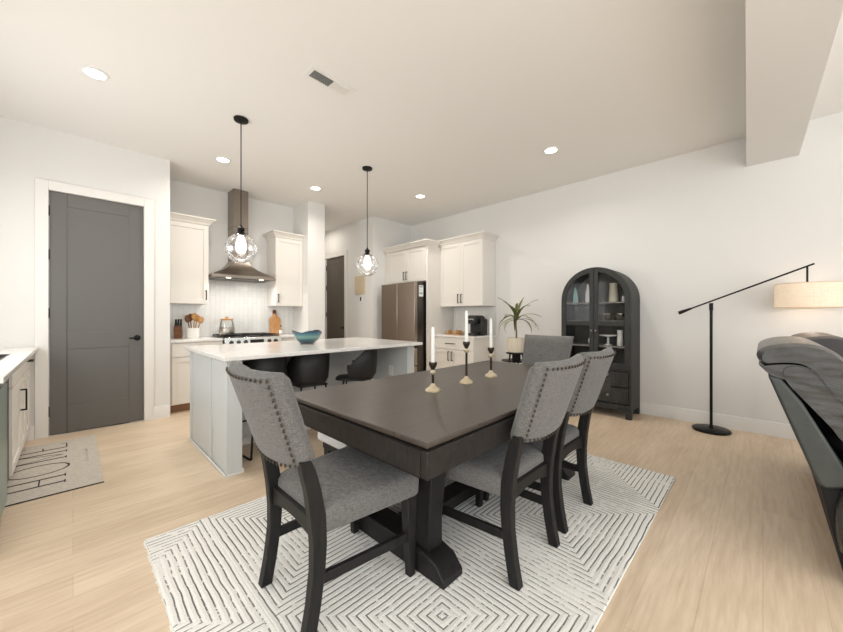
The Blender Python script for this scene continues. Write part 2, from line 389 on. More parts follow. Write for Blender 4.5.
def slab(parent, name, x0, x1, z0, z1, mat='cabinet_white', t=.02):
    return box(name, x0+.0015, x1-.0015, -t, 0, z0+.0015, z1-.0015, mat, parent, .002)
def crown(parent, w, d, z, h=.09, out=.07, left=True, right=True):
    prof = [(0, 0), (.012, .012), (.02, .03), (out-.012, h-.02), (out, h-.014), (out, h)]
    m = MB(); rings = []
    for o_, z_ in prof: rings.append([((-o_ if left else 0), -.02-o_, z+z_), (w+(o_ if right else 0), -.02-o_, z+z_), (w+(o_ if right else 0), d, z+z_), ((-o_ if left else 0), d, z+z_)])
    m.rings(rings); return m.build('crown_moulding', 'cabinet_white', parent, 0, smooth=False)

# upper cabinets on the range wall
def upper(name, label, x, w, z0, z1, handle_x, left, right):
    t = thing(name, label, 'cabinet', (x, 5.42, 0)); d = YH-5.42-.002
    box('carcass', 0, w, 0, d, z0, z1, 'cabinet_white', t, .002)
    dr = shaker(t, 'door', 0, w, z0, z1); bar_pull(dr, handle_x, -.02, z0+.12, .13)
    crown(t, w, d, z1, left=left, right=right); return t
upper('upper_cabinet', 'white upper cabinet left of the steel range hood, beside the grey door wall', .82, .49, 1.365, 2.43, .455, False, True)
upper('upper_cabinet', 'white upper cabinet right of the steel range hood, above the cutting board', 2.225, .443, 1.36, 2.43, .035, True, False)

def base_run(name, label, loc, rz, w, d, h, fronts, mat='cabinet_white', toe='toe_wood'):
    t = thing(name, label, 'cabinet', loc, rz)
    m = MB(); m.box(0, w, 0, d, .1, h); m.build('carcass', mat, t, .002)
    box('toe_kick', 0, w, .07, d, 0, .1, toe, t, 0)
    for f in fronts:
        k, x0, x1, z0, z1 = f[:5]
        o = (slab if k == 'drawer' else shaker)(t, k, x0, x1, z0, z1, mat)
        for hd in f[5:]: bar_pull(o, hd[0], -.02, hd[1], hd[2], hd[3])
    return t
# range wall base units + worktops
RX0, RX1 = 1.415, 2.175
base_run('base_cabinet', 'white base cabinet left of the range, under the knife block', (.82, 5.15, 0), 0, RX0-.825, YH-5.15-.002, .87,
         [('drawer', .03, RX0-.825, .69, .86, (.28, .775, .14, False)), ('door', .03, RX0-.825, .11, .685, (.5, .6, .14, True))])
base_run('base_cabinet', 'white base cabinet right of the range, under the cutting board', (RX1+.005, 5.15, 0), 0, 2.667-RX1-.01, YH-5.15-.002, .87,
         [('drawer', 0, 2.667-RX1-.01, .69, .86, (.28, .775, .14, False)), ('door', 0, 2.667-RX1-.01, .11, .685, (.06, .6, .14, True))])
solo('countertop', MB().box(0, RX0-.822, 0, YH-5.115-.014, 0, .03), 'quartz', 'white stone countertop left of the range holding the knife block', 'countertop', (.82, 5.115, .8705), bevel=.003)
solo('countertop', MB().box(0, 2.668-RX1-.003, 0, YH-5.115-.014, 0, .03), 'quartz', 'white stone countertop right of the range behind the blue bowl', 'countertop', (RX1+.003, 5.115, .8705), bevel=.003)
# range
t = thing('kitchen_range', 'stainless steel gas range with black grates under the hood', 'stove', (RX0, 5.09, 0)); W = RX1-RX0
box('body', .003, W-.003, .03, .62, .02, .895, 'steel', t, .004)
od = box('oven_door', .01, W-.01, 0, .03, .2, .76, 'steel', t, .004); box('window', .12, W-.12, -.003, .01, .32, .62, 'black_plastic', od, .003)
MB().tube([(.08, -.045, .72), (W-.08, -.045, .72)], .012).box(.09, .11, -.045, 0, .712, .728).box(W-.11, W-.09, -.045, 0, .712, .728).build('oven_handle', 'chrome', od)
cp = MB().prism([(-.035, .785), (.04, .785), (.04, .905), (-.02, .905)], .003, W-.003, 'x').build('control_panel', 'chrome', t, .004)
for k in (.08, .17, .26, W-.18, W-.09):
    MB().lathe([(.026, 0), (.026, .008), (.02, .012), (.018, .034), (.0, .036)], n=16).xf(Matrix.Translation((k, -.027, .845)) @ Matrix.Rotation(R(97), 4, 'X')).build('knob', 'steel_dark', cp)
box('display', W*.42, W*.66, -.034, -.01, .822, .872, 'black_plastic', cp, .002)
box('cooktop', .0, W, .02, .62, .895, .912, 'black_plastic', t, .004)
for k in range(3):
    g = MB(); x0 = .01+k*(W-.02)/3+.004; x1 = .01+(k+1)*(W-.02)/3-.004
    for x in (x0+.008, (x0+x1)/2, x1-.008): g.box(x-.006, x+.006, .05, .6, .925, .938)
    for y in (.05, .19, .32, .46, .59): g.box(x0, x1, y-.006, y+.006, .925, .938)
    for x in (x0+.008, x1-.008):
        for y in (.05, .59): g.box(x-.006, x+.006, y-.006, y+.006, .912, .926)
    g.build('grate', 'black_metal', t, .002)
# hood
t = thing('range_hood', 'stainless steel chimney range hood hanging over the range', 'range hood', (1.745, 5.75, 0))
W2 = .42; D2 = .50
def rect(hw, d0, d1, z): return [(-hw, d0, z), (hw, d0, z), (hw, d1, z), (-hw, d1, z)]
MB().rings([rect(W2, -D2, -.014, 1.735), rect(W2, -D2, -.014, 1.775)]).build('rim', 'steel_hood', t, .003)
rr = []
for k in range(9):
    f = k/8; g = f**.72
    rr.append(rect(W2+(.102-W2)*f-.05*math.sin(PI*f), -D2+(D2-.28)*f+.04*math.sin(PI*f), -.014, 1.775+.235*g*(.55+.45*f)))
MB().rings(rr).build('canopy', 'steel_hood', t)
MB().rings([rect(.102, -.28, -.014, 2.0), rect(.102, -.28, -.014, CZ-.002)]).build('chimney', 'steel_hood', t, .003)
MB().rings([rect(.098, -.276, -.02, 2.5), rect(.104, -.282, -.012, 2.5), rect(.104, -.282, -.012, 2.505), rect(.098, -.276, -.02, 2.505)]).build('chimney_seam', 'steel_dark', t)
box('filter', -.36, .36, -.44, -.06, 1.728, 1.736, 'steel_dark', t, .002)
for s in (-1, 1): MB().lathe([(.03, -.004), (.03, 0)], (s*.22, -.46, 1.735), 14).build('lamp', 'hood_light', t)

# right wall: fridge surround, fridge, uppers, base (local x runs toward -Y, front faces -X)
t = thing('fridge_cabinet', 'white cabinet surround with two upper doors around the steel fridge', 'cabinet', (4.24, 5.165, 0), -90); D = XR-4.24-.002; W = 1.115
box('side_panel', 0, .1, 0, D, 0, 2.40, 'cabinet_white', t, .002); box('side_panel', W-.035, W, 0, D, 0, 2.40, 'cabinet_white', t, .002)
box('carcass', .1, W-.035, 0, D, 1.80, 2.40, 'cabinet_white', t, .002)
dm = (.1+W-.035)/2
a = shaker(t, 'door', .1, dm, 1.81, 2.39); bar_pull(a, dm-.035, -.02, 1.92, .15)
a = shaker(t, 'door', dm, W-.035, 1.81, 2.39); bar_pull(a, dm+.035, -.02, 1.92, .15)
crown(t, W, .25, 2.40, left=False, right=True)
t = thing('refrigerator', 'stainless steel french door refrigerator standing in the white surround', 'refrigerator', (3.99, 4.985, 0), -90); FW = .87
box('body', .01, FW-.005, .085, .85, .02, 1.775, 'steel_dark', t, .005)
for (x0, x1, hx) in ((.0, FW/2-.002, FW/2-.05), (FW/2+.002, FW, FW/2+.05)):
    d_ = box('door', x0, x1, 0, .075, .70, 1.77, 'steel_fridge', t, .008)
    box('handle_recess', (x0+.1), (x1-.1), .005, .07, .688, .70, 'dark_gap', d_, 0)
for (z0, z1) in ((.37, .665), (.05, .36)):
    d_ = box('drawer', 0, FW, 0, .075, z0, z1, 'steel_fridge', t, .008)
box('drawer_gap', .01, FW-.01, .01, .085, .665, .70, 'dark_gap', t, 0)
st = box('energy_label', FW-.005, FW-.003, .11, .215, 1.53, 1.72, 'white_plastic', t, 0)
MB().box(FW-.003, FW-.002, .12, .205, 1.685, 1.705).box(FW-.003, FW-.002, .12, .17, 1.64, 1.648).box(FW-.003, FW-.002, .12, .2, 1.57, 1.60).build('label_print', 'blue_label', st)

t = thing('upper_cabinet', 'white two-door upper cabinet above the coffee maker', 'cabinet', (4.58, 4.048, 0), -90); W = .895; D = XR-4.58-.002
box('carcass', 0, W, 0, D, 1.365, 2.43, 'cabinet_white', t, .002)
a = shaker(t, 'door', .0, W/2, 1.365, 2.43); bar_pull(a, W/2-.035, -.02, 1.49, .15)
a = shaker(t, 'door', W/2, W, 1.365, 2.43); bar_pull(a, W/2+.035, -.02, 1.49, .15)
crown(t, W, D, 2.43, left=False)
base_run('base_cabinet', 'white base cabinet with a drawer and two doors under the coffee maker', (4.33, 4.048, 0), -90, .90, XR-4.33-.002, .855,
         [('drawer', 0, .9, .66, .85, (.45, .755, .2, False)), ('door', 0, .45, .11, .655, (.415, .55, .15, True)), ('door', .45, .9, .11, .655, (.485, .55, .15, True))])
solo('countertop', MB().box(0, .93, 0, XR-4.295-.014, 0, .03), 'quartz', 'white stone countertop under the coffee maker beside the fridge', 'countertop', (4.295, 4.048, .855), -90, bevel=.003)

# left counter run facing +X : local x -> +Y
base_run('base_cabinet', 'white base cabinet with black pulls beside the welcome mat', (-.31, 3.62, 0), 90, 1.415, .60, .87,
         [('drawer', .01, .60, .71, .86), ('door', .01, .60, .11, .705, (.53, .54, .17, True)),
          ('drawer', .61, 1.38, .71, .86, (1.17, .79, .14, False)), ('door', .61, 1.0, .11, .705), ('door', 1.0, 1.38, .11, .705)])
t = thing('beverage_cooler', 'black glass fronted under-counter cooler between dishwasher and white cabinet', 'cooler', (-.315, 3.215, 0), 90)
box('body', .003, .397, 0, .58, .02, .865, 'black_plastic', t, .002)
d_ = box('door', .004, .396, -.012, 0, .1, .86, 'black_plastic', t, .003)
t = thing('dishwasher', 'stainless dishwasher at the near end of the left counter', 'dishwasher', (-.31, 2.68, 0), 90)
box('body', .003, .522, 0, .58, .02, .865, 'black_plastic', t, .002)
d_ = box('door', .004, .521, -.035, 0, .1, .80, 'teal_steel', t, .004)
box('control_strip', .004, .521, -.035, 0, .805, .865, 'chrome', t, .004)
box('end_panel', -.02, 0, -.02, .58, 0, .868, 'island_paint', t, .002)
m = MB(); m.box(0, 2.40, -.085, .02, 0, .03).box(0, .9, .02, .60, 0, .03).box(1.6, 2.40, .02, .60, 0, .03).box(.9, 1.6, .45, .60, 0, .03)
solo('countertop', m, 'quartz', 'white stone countertop with a sink cut-out at the left edge', 'countertop', (-.322, 2.63, .871), 90, bevel=.003)
m = MB(); m.rings([[(0, 0, .028), (.7, 0, .028), (.7, .43, .028), (0, .43, .028)], [(.012, .012, .028), (.688, .012, .028), (.688, .418, .028), (.012, .418, .028)], [(.03, .03, .006), (.67, .03, .006), (.67, .40, .006), (.03, .40, .006)]], cap=False)
m.bm.faces.new([m.bm.verts.new(p) for p in ((.03, .03, .006), (.67, .03, .006), (.67, .40, .006), (.03, .40, .006))])
solo('kitchen_sink', m, 'black_plastic', 'dark sink basin set into the left counter', 'sink', (-.342, 3.53, .873), 90)

# ------------------------------------------------------------------ island
t = thing('kitchen_island', 'pale blue-grey kitchen island base with end panels and open stool side', 'kitchen island', (.81, 2.84, 0))
IW = 1.94; ID = 1.14
m = MB(); m.box(0, .105, 0, .05, 0, .87); m.box(0, .02, .05, ID, 0, .87); m.box(.02, .105, .05, .6, 0, .87)
m.box(-.006, 0, .0, .07, .015, .87); m.box(-.006, 0, .40, .47, .015, .87); m.box(-.006, 0, ID-.07, ID, .015, .87)
m.build('end_panel', 'island_paint', t, .002)
m = MB(); m.box(IW-.105, IW, 0, .05, 0, .87); m.box(IW-.02, IW, .05, ID, 0, .87); m.box(IW-.105, IW-.02, .05, .6, 0, .87)
m.build('end_panel', 'island_paint', t, .002)
box('body', .02, IW-.02, .60, ID, .0, .87, 'island_paint', t, .002)
m = MB(); m.box(-.018, -.006, -.012, ID, 0, .014).box(-.018, .117, -.012, 0, 0, .014).box(.105, .117, 0, .6, 0, .03).box(.117, IW-.117, .585, .6, 0, .06); m.build('shoe_moulding', 'trim_paint', t, .002)
sk = box('outlet_cover', IW-.112, IW-.105, .25, .32, .5, .62, 'white_plastic', t, .002)
solo('island_countertop', MB().box(0, 2.03, 0, 1.28, 0, .032), 'quartz', 'white stone countertop lying on the kitchen island', 'countertop', (.763, 2.745, .871), bevel=.004)

# bowl
n = 40; m = MB()
def wav(k): return .016*math.sin(3*2*PI*k/n+.6)
outer = []; 
for r, z, wf in ((.064, .0, 0), (.078, .010, 0), (.108, .036, .1), (.134, .075, .4), (.150, .118, .9), (.155, .127, 1)):
    outer.append([(r*math.cos(2*PI*k/n), r*math.sin(2*PI*k/n), z+wf*wav(k)) for k in range(n)])
for r, z, wf in ((.144, .122, .95), (.126, .078, .4), (.098, .042, .1), (.03, .022, 0)):
    outer.append([(r*math.cos(2*PI*k/n), r*math.sin(2*PI*k/n), z+wf*wav(k)) for k in range(n)])
m.rings(outer)
solo('glass_bowl', m, 'blue_glass', 'wavy blue glass bowl on the island countertop', 'bowl', (1.775, 3.49, .904), ang=60)

# bar stools
def stool():
    t = thing('bar_stool', '', 'stool', (0, 0, 0), 0, 'bar stools at the island')
    # bucket shell : facing +Y
    m = MB(); K = 26; rg = []
    for k in range(K+1):
        ph = R(-112+224*k/K); c, sn = math.cos(ph), math.sin(ph); u = abs(ph)/R(112)
        top = .86-.20*max(0, (u-.42)/.58)**1.5
        sec = [(.02, .535), (.12, .532), (.168, .546), (.19, .59), (.2, .70), (.203, top-.004), (.199, top), (.193, top-.004), (.19, .70), (.18, .60), (.16, .56), (.115, .547), (.02, .55)]
        rg.append([(rr*sn, -rr*c*1.06, zz) for rr, zz in sec])
    m.rings(rg, cap=True)
    # front lip of the pan
    pts = [(.165*math.sin(R(-112+224*k/14)), -.165*1.06*math.cos(R(-112+224*k/14))) for k in range(15)]+[(.15, .16), (.11, .21), (0, .222), (-.11, .21), (-.15, .16)]
    m.prism(pts[::-1], .534, .552, 'z')
    m.build('seat_shell', 'black_shell', t, 0, ang=60)
    for s in (-1, 1):
        f = MB(); r = .009
        f.tube([(s*.12, .12, .535), (s*.16, .17, .30), (s*.185, .19, .012), (s*.185, .18, .009), (s*.185, -.17, .009), (s*.185, -.18, .012), (s*.16, -.16, .30), (s*.12, -.12, .535)], r, 8)
        f.build('leg_frame', 'black_metal', t)
    MB().tube([(-.163, .174, .24), (.163, .174, .24)], .008, 8).build('footrest', 'black_metal', t)
    MB().box(-.14, .14, -.14, .14, .524, .535).build('seat_plate', 'black_metal', t, .002)
    return t
s0 = stool(); s0.location = (1.20, 3.2, 0); s0.rotation_euler = (0, 0, R(6)); s0['label'] = 'black bucket bar stool nearest the left end of the island'
dup(s0, (1.64, 3.2, 0), -3, 'middle black bucket bar stool pushed under the island beneath the blue bowl')
dup(s0, (2.15, 3.10, 0), 48, 'black bucket bar stool turned sideways near the fridge end of the island')

# ------------------------------------------------------------------ counter-top things on the range wall
t = thing('knife_block', 'wooden knife block with dark handles on the counter left of the range', 'knife block', (.985, 5.53, .9), -15)
m = MB(); m.prism([(-.05, 0), (.05, 0), (.055, .10), (-.005, .165), (-.05, .12)], -.045, .045, 'x').build('block', 'wood_dark_spoon', t, .004)
k = 0
for x in (-.028, 0, .028):
    for j in (0, 1):
        y = .002+j*.03; z = .157-j*.028
        MB().tube([(x, y, z-.01), (x, y+.055, z+.095-j*.02)], [.010, .012], 8).build('knife_handle', 'black_plastic', t); k += 1
t = solo('utensil_crock', MB().lathe([(.07, 0), (.078, .01), (.08, .13), (.083, .14), (.076, .14), (.073, .02), (0, .018)], n=28), 'white_ceramic', 'white ceramic utensil crock on the counter left of the range', 'crock', (1.145, 5.50, .9))
tip = [(-.055, .0, .30, 'wood_dark_spoon', 'dark wooden spoon leaning left in the white crock'), (-.02, .03, .32, 'wood_dark_spoon', 'dark wooden spatula standing in the white crock behind the others'),
       (.015, -.01, .33, 'wood_spoon', 'light wooden spoon standing upright in the white crock'), (.05, .02, .31, 'wood_spoon', 'light wooden spoon leaning right in the white crock'), (.085, -.01, .285, 'wood_spoon', 'short light wooden spoon leaning furthest right in the crock')]
for (dx, dy, h, mt, lb) in tip:
    m = MB(); b = Vector((dx*.35, dy*.5, .022)); e = Vector((dx, dy, h-.07)); m.tube([b, e], [.006, .007], 8)
    mat = Matrix.Translation((dx*1.1, dy, h-.04)) @ Matrix.Rotation(dx*3, 4, 'Y') @ Matrix.Diagonal((.034, .014, .052, 1))
    q = MB(); q.sphere((0, 0, 0), 1, 12, 8).xf(mat)
    tmp = bpy.data.meshes.new('t'); q.bm.to_mesh(tmp); q.bm.free(); m.bm.from_mesh(tmp); bpy.data.meshes.remove(tmp)
    solo('wooden_spoon', m, mt, lb, 'spoon', (1.145, 5.50, .9), group='wooden utensils in the white crock')
# glass kettle on the range
t = thing('glass_kettle', 'clear glass kettle with wooden lid standing on the range', 'kettle', (1.535, 5.40, .938)); t.scale = (1.2, 1.2, 1.0)
MB().lathe([(.07, 0), (.078, .01), (.08, .08), (.074, .15), (.062, .205), (.058, .205), (.07, .15), (.075, .08), (.07, .012), (0, .008)], n=28).build('body', 'clear_glass', t)
MB().lathe([(.062, .2), (.066, .21), (.066, .222), (.02, .226), (.016, .236), (.018, .25), (0, .252)], n=24).build('lid', 'wood_board', t)
MB().tube([(-.07, 0, .18), (-.115, 0, .175), (-.125, 0, .12), (-.11, 0, .06), (-.076, 0, .05)], .008, 8).build('kettle_handle', 'clear_glass', t)
MB().lathe([(.0795, .0), (.0815, .006), (.0815, .10), (.079, .104)], n=28, cap=False).build('band', 'steel', t)
# cutting board
t = thing('cutting_board', 'paddle shaped wooden cutting board leaning on the tile right of the range', 'cutting board', (2.335, 5.664, .901))
pts = [(-.085, 0), (.085, 0), (.09, .02), (.09, .24), (.07, .28), (.035, .305), (.026, .33), (.026, .385), (.018, .40), (-.018, .40), (-.026, .385), (-.026, .33), (-.035, .305), (-.07, .28), (-.09, .24), (-.09, .02)]
MB().prism(pts, -.01, .01, 'y').xf(Matrix.Rotation(R(-8), 4, 'X')).build('board', 'wood_board', t, .003)
MB().prism([(-.0262, .34), (.0262, .34), (.0262, .385), (.018, .402), (-.018, .402), (-.0262, .385)], -.0108, .0108, 'y').xf(Matrix.Rotation(R(-8), 4, 'X')).build('handle_wrap', 'wood_dark_spoon', t, .002)
t = thing('oil_bottle', 'small glass bottle with dark stopper standing before the cutting board', 'bottle', (2.355, 5.52, .9))
MB().lathe([(.024, 0), (.026, .004), (.026, .085), (.01, .11), (.009, .13), (0, .131)], n=18).build('body', 'clear_glass', t)
MB().lathe([(.011, .128), (.013, .15), (0, .153)], n=14).build('stopper', 'black_plastic', t)
MB().lathe([(.0265, .02), (.0268, .07)], n=18, cap=False).build('paper_label', 'white_plastic', t)

# coffee corner
t = thing('coffee_maker', 'black single-cup coffee maker on the counter beside the fridge', 'coffee maker', (4.60, 3.34, .885), -90)
m = MB(); m.box(-.11, .11, -.13, .15, 0, .03); m.box(-.11, .11, .03, .15, .03, .3)
m.build('body', 'black_plastic', t, .012)
MB().prism([(-.13, .19), (.15, .19), (.15, .30), (.10, .325), (-.08, .325), (-.13, .29)], -.105, .105, 'x').build('brew_head', 'black_plastic', t, .014)
box('water_tank', .112, .16, -.02, .14, .0, .27, 'black_plastic', t, .015)
MB().tube([(-.08, -.132, .25), (-.08, -.155, .265), (.08, -.155, .265), (.08, -.132, .25)], .008, 8).build('handle', 'chrome', t)
box('drip_tray', -.09, .09, -.125, .02, .03, .038, 'steel_dark', t, .003)
t = thing('serving_tray', 'golden wire tray holding small cups left of the coffee maker', 'tray', (4.62, 3.76, .885), -90)
box('tray_base', -.15, .15, -.09, .09, 0, .012, 'wood_board', t, .004)
m = MB()
for z in (.03, .055): m.tube([(-.148, -.088, z), (.148, -.088, z), (.148, .088, z), (-.148, .088, z)], .004, 6, True)
for x in (-.148, -.075, 0, .075, .148):
    for y in (-.088, .088): m.tube([(x, y, .01), (x, y, .056)], .003, 6)
m.build('wire_rail', 'tray_gold', t)
cups = [(-.09, -.02, 'wood_spoon'), (-.01, .03, 'tray_gold'), (.03, -.04, 'cream_ceramic'), (.09, .01, 'wood_spoon')]
lb = ['wooden cup on the golden tray nearest the fridge panel', 'gold cup at the back of the golden tray', 'cream cup at the front of the golden tray', 'wooden cup on the golden tray nearest the coffee maker']
for (x, y, mt), l in zip(cups, lb):
    solo('cup', MB().lathe([(.022, 0), (.028, .01), (.032, .06), (.028, .06), (.024, .012), (0, .01)], n=16), mt, l, 'cup', (4.62+y, 3.76-x, .897), group='cups on the golden tray')

# plant on a stand
PX, PY = 4.51, 2.535
t = thing('plant_stand', 'black plant stand with a small shelf against the right wall', 'plant stand', (PX, PY, 0))
m = MB(); m.lathe([(.14, .655), (.145, .66), (.145, .672), (0, .672)], n=24); m.build('top', 'black_metal', t)
MB().lathe([(.10, .545), (.21, .55), (.21, .562), (0, .562)], n=24).build('shelf', 'black_metal', t)
for k in range(4):
    a = R(45+90*k); MB().tube([(.09*math.cos(a), .09*math.sin(a), .658), (.10*math.cos(a), .10*math.sin(a), .55), (.15*math.cos(a), .15*math.sin(a), .006)], .012, 8).build('leg', 'black_metal', t)
MB().tube([(0, 0, .55), (0, 0, .66)], .06, 14).build('post', 'black_metal', t)
t = thing('potted_plant', 'spiky potted dracaena in a ribbed cream pot on the black stand', 'plant', (PX, PY, .672))
m = MB(); n = 48
def ribr(r, k): return r*(1+.02*math.cos(12*2*PI*k/n))
m.rings([[(ribr(r, k)*math.cos(2*PI*k/n), ribr(r, k)*math.sin(2*PI*k/n), z) for k in range(n)] for r, z in ((.10, 0), (.115, .01), (.128, .12), (.132, .215), (.118, .215), (.112, .19), (.01, .188))])
m.build('pot', 'cream_ceramic', t)
MB().lathe([(.11, .19), (.09, .198), (0, .2)], n=20).build('soil', 'soil', t)
MB().tube([(0, 0, .19), (.006, 0, .3), (-.004, .004, .40), (0, 0, .5)], [.013, .011, .01, .009], 8).build('stem', 'stem_brown', t)
rnd = random.Random(3)
for k in range(20):
    a = k*2.4+rnd.uniform(-.2, .2); el = rnd.uniform(.05, 1.25); L = rnd.uniform(.30, .42); droop = rnd.uniform(.5, 1.1)*(1.3-el*.6)
    z0 = .46+.06*(k/17); m = MB(); top = []; n = 8; path = []
    x, z = .0, z0; ang = el
    for i in range(n+1):
        path.append((x, z)); x += L/n*math.cos(ang); z += L/n*math.sin(ang); ang -= droop*1.6/n*(1+.6*i/n)
    L_, R_, Cn = [], [], []
    for i, (px, pz) in enumerate(path):
        w = .024*math.sin(PI*(.12+.88*i/n)**.8) if i < n else .001
        for lst, s in ((L_, -1), (R_, 1)): lst.append((px*math.cos(a)-s*w*math.sin(a), px*math.sin(a)+s*w*math.cos(a), pz))
        Cn.append((px*math.cos(a), px*math.sin(a), pz-.006))
    m.rings([[l, c, r] for l, c, r in zip(L_, Cn, R_)], closed=False)
    m.build('leaf', 'leaf_green' if k % 3 else 'leaf_pale', t)

# wall bits in the hall
t = thing('wall_panel', 'beige framed panel hanging on the hall wall left of the fridge', 'wall panel', (XH, 5.55, 1.79), -90)
box('board', -.17, .15, -.02, 0, -.17, .19, 'paper_beige', t, .004)
box('inner_board', -.13, .11, -.024, -.018, -.13, .15, 'wood_spoon' if False else 'paper_beige', t, .002)
t = thing('wall_switch', 'white light switch with a dark rocker on the hall wall', 'switch', (XH, 5.53, 1.53), -90)
box('plate', -.05, .05, -.01, 0, -.075, .075, 'white_plastic', t, .003); box('rocker', -.025, .015, -.015, -.008, -.04, .04, 'black_plastic', t, .003)

# ------------------------------------------------------------------ lights and ceiling things
def pendant(x, y, label, first=None):
    if first: return dup(first, (x, y, CZ), None, label)
    t = thing('pendant_light', label, 'pendant light', (x, y, CZ), 0, 'pendant lights over the island')
    MB().lathe([(.0, -.001), (.062, -.001), (.064, -.006), (.06, -.022), (.02, -.03), (0, -.03)], n=28).build('canopy', 'black_metal', t)
    MB().tube([(0, 0, -.025), (0, 0, -1.03)], .005, 8).build('cord', 'black_plastic', t)
    MB().lathe([(.006, -1.0), (.014, -1.02), (.03, -1.03), (.034, -1.05), (.026, -1.065), (.046, -1.085), (.05, -1.10), (.0, -1.10)], n=24).build('socket', 'black_metal', t)
    gl = MB().lathe([(.05, -1.095)]+[(.148*math.sin(a), -1.232-.148*(-math.cos(a))*-1) for a in [R(160-k*8) for k in range(0)]]+[(.139*math.sin(R(a)), -1.222+.139*math.cos(R(a))) for a in range(24, 181, 6)], n=40, cap=False)
    gl.build('glass_globe', 'globe_glass', t)
    MB().lathe([(.02, -1.10), (.032, -1.13), (.046, -1.18), (.046, -1.22), (.034, -1.26), (.0, -1.275)], n=20).build('bulb', 'bulb_glow', t)
    return t
p0 = pendant(1.116, 3.5, 'clear glass globe pendant in front of the range hood')
pendant(2.60, 3.53, 'clear glass globe pendant nearer the fridge', p0)
def can(x, y, label, first=None):
    if first: return dup(first, (x, y, CZ), None, label)
    t = thing('ceiling_light', label, 'ceiling light', (x, y, CZ), 0, 'recessed ceiling lights')
    MB().lathe([(.062, -.002), (.085, -.002), (.083, -.007), (.064, -.009), (.062, -.002)], n=32, cap=False).build('trim_ring', 'white_plastic', t)
    MB().lathe([(.0, -.002), (.062, -.002), (.061, -.006), (0, -.007)], n=32).build('diffuser', 'can_light', t)
    return t
c0 = can(.119, 3.634, 'recessed ceiling light nearest the grey door')
cans = [(.119, 3.634)]
for x, y, l in ((1.255, 4.561, 'recessed ceiling light left of the range hood'), (2.48, 4.621, 'recessed ceiling light in front of the pillar'), (3.79, 3.772, 'recessed ceiling light in front of the fridge'), (3.768, 1.688, 'recessed ceiling light near the right wall above the dining side')):
    can(x, y, l, c0); cans.append((x, y))
t = thing('ceiling_vent', 'white rectangular air vent with half dark louvers in the ceiling', 'vent', (1.445, 2.45, CZ), 2)
m = MB(); m.box(-.20, .20, -.075, .075, -.006, -.001); m.build('frame', 'white_plastic', t, .002)
box('dark_core', -.165, 0, -.042, .042, -.008, -.005, 'vent_grey', t, 0)
for k in range(9): box('louver', -.16+k*.0195, -.156+k*.0195, -.042, .042, -.013, -.006, 'vent_grey', t, 0)
for k in range(9): MB().box(0, .016, -.042, .042, -.009, -.006).build('louver', 'trim_paint', t, 0, loc=(.005+k*.0178, 0, 0))

# ------------------------------------------------------------------ rugs
t = thing('area_rug', 'cream area rug with broken dark stepped lines under the dining table', 'rug', (1.735, 1.40, 0))
m = MB(); m.box(-1.465, 1.39, -.945, .935, .001, .012); m.build('pile', 'rug_pile', t, .004)
m = MB(); 
for k in range(96):
    for s in (-1, 1):
        y = -.94+k*(1.87/95); m.box(*( (1.39, 1.393+.007*random.random()) if s > 0 else (-1.468-.007*random.random(), -1.465) ), y-.007, y+.007, .001, .006)
fr = m.build('fringe', 'wax', t, 0); fr['kind'] = 'stuff'
MZ = .012
t = thing('welcome_mat', 'grey cloth mat lettered HOME on the floor before the grey door', 'mat', (0, 0, 0))
box('cloth', -.345, .158, 3.385, 4.76, .001, .006, 'mat_cloth', t, .002)
m = MB(); m.box(-.345, .159, 3.378, 3.386, .001, .0065); m.build('border', 'mat_ink', t)
x0, x1 = -.04, -.335; zz0, zz1 = .006, .0068
def stroke(m, a, b, w):
    a, b = Vector((a[0], a[1], 0)), Vector((b[0], b[1], 0)); d = (b-a).normalized(); nrm = Vector((-d.y, d.x, 0))*w/2
    vs = [a+nrm, b+nrm, b-nrm, a-nrm]; m.prism([(v.x, v.y) for v in vs], zz0, zz1, 'z')
def serif(m, x, y): stroke(m, (x, y-.03), (x, y+.03), .008)
w = .02
m = MB()
for y in (3.60, 3.74): stroke(m, (x0, y), (x1, y), w); serif(m, x0, y); serif(m, x1, y)
stroke(m, (-.17, 3.60), (-.17, 3.74), .008); m.build('letter_h', 'mat_ink', t)
m = MB(); rg = []
for k in range(40):
    a = 2*PI*k/40; cx = (x0+x1)/2; hw = (x0-x1)/2+.018
    rg.append([(cx+(hw+q)*math.cos(a), 3.97+(.125+q*1.0)*math.sin(a), z) for q, z in ((-.007, zz0), (.007, zz0), (.007, zz1), (-.007, zz1))])
m.rings(rg, loop=True).build('letter_o', 'mat_ink', t)
m = MB()
for y in (4.21, 4.40): stroke(m, (x0, y), (x1, y), w); serif(m, x0, y)
stroke(m, (x1, 4.21), (x0-.02, 4.305), .009); stroke(m, (x0-.02, 4.305), (x1, 4.40), .009); m.build('letter_m', 'mat_ink', t)
m = MB(); stroke(m, (x0, 4.52), (x1, 4.52), w)
for x in (x0, x1, (x0+x1)/2): stroke(m, (x, 4.52), (x, 4.66 if x != (x0+x1)/2 else 4.60), .009)
stroke(m, (x0, 4.66), (x0-.04, 4.66), .008); stroke(m, (x1, 4.66), (x1+.04, 4.66), .008); m.build('letter_e', 'mat_ink', t)
rnd = random.Random(5); y = 3.97
while y < 4.34:
    m = MB(); stroke(m, (.092, y), (.066+rnd.uniform(-.008, .012), y+.006), .004); stroke(m, (.092, y+.004), (.08, y+.02), .004); y += rnd.choice((.034, .04, .06)); m.build('small_letter', 'mat_ink_faint', t)

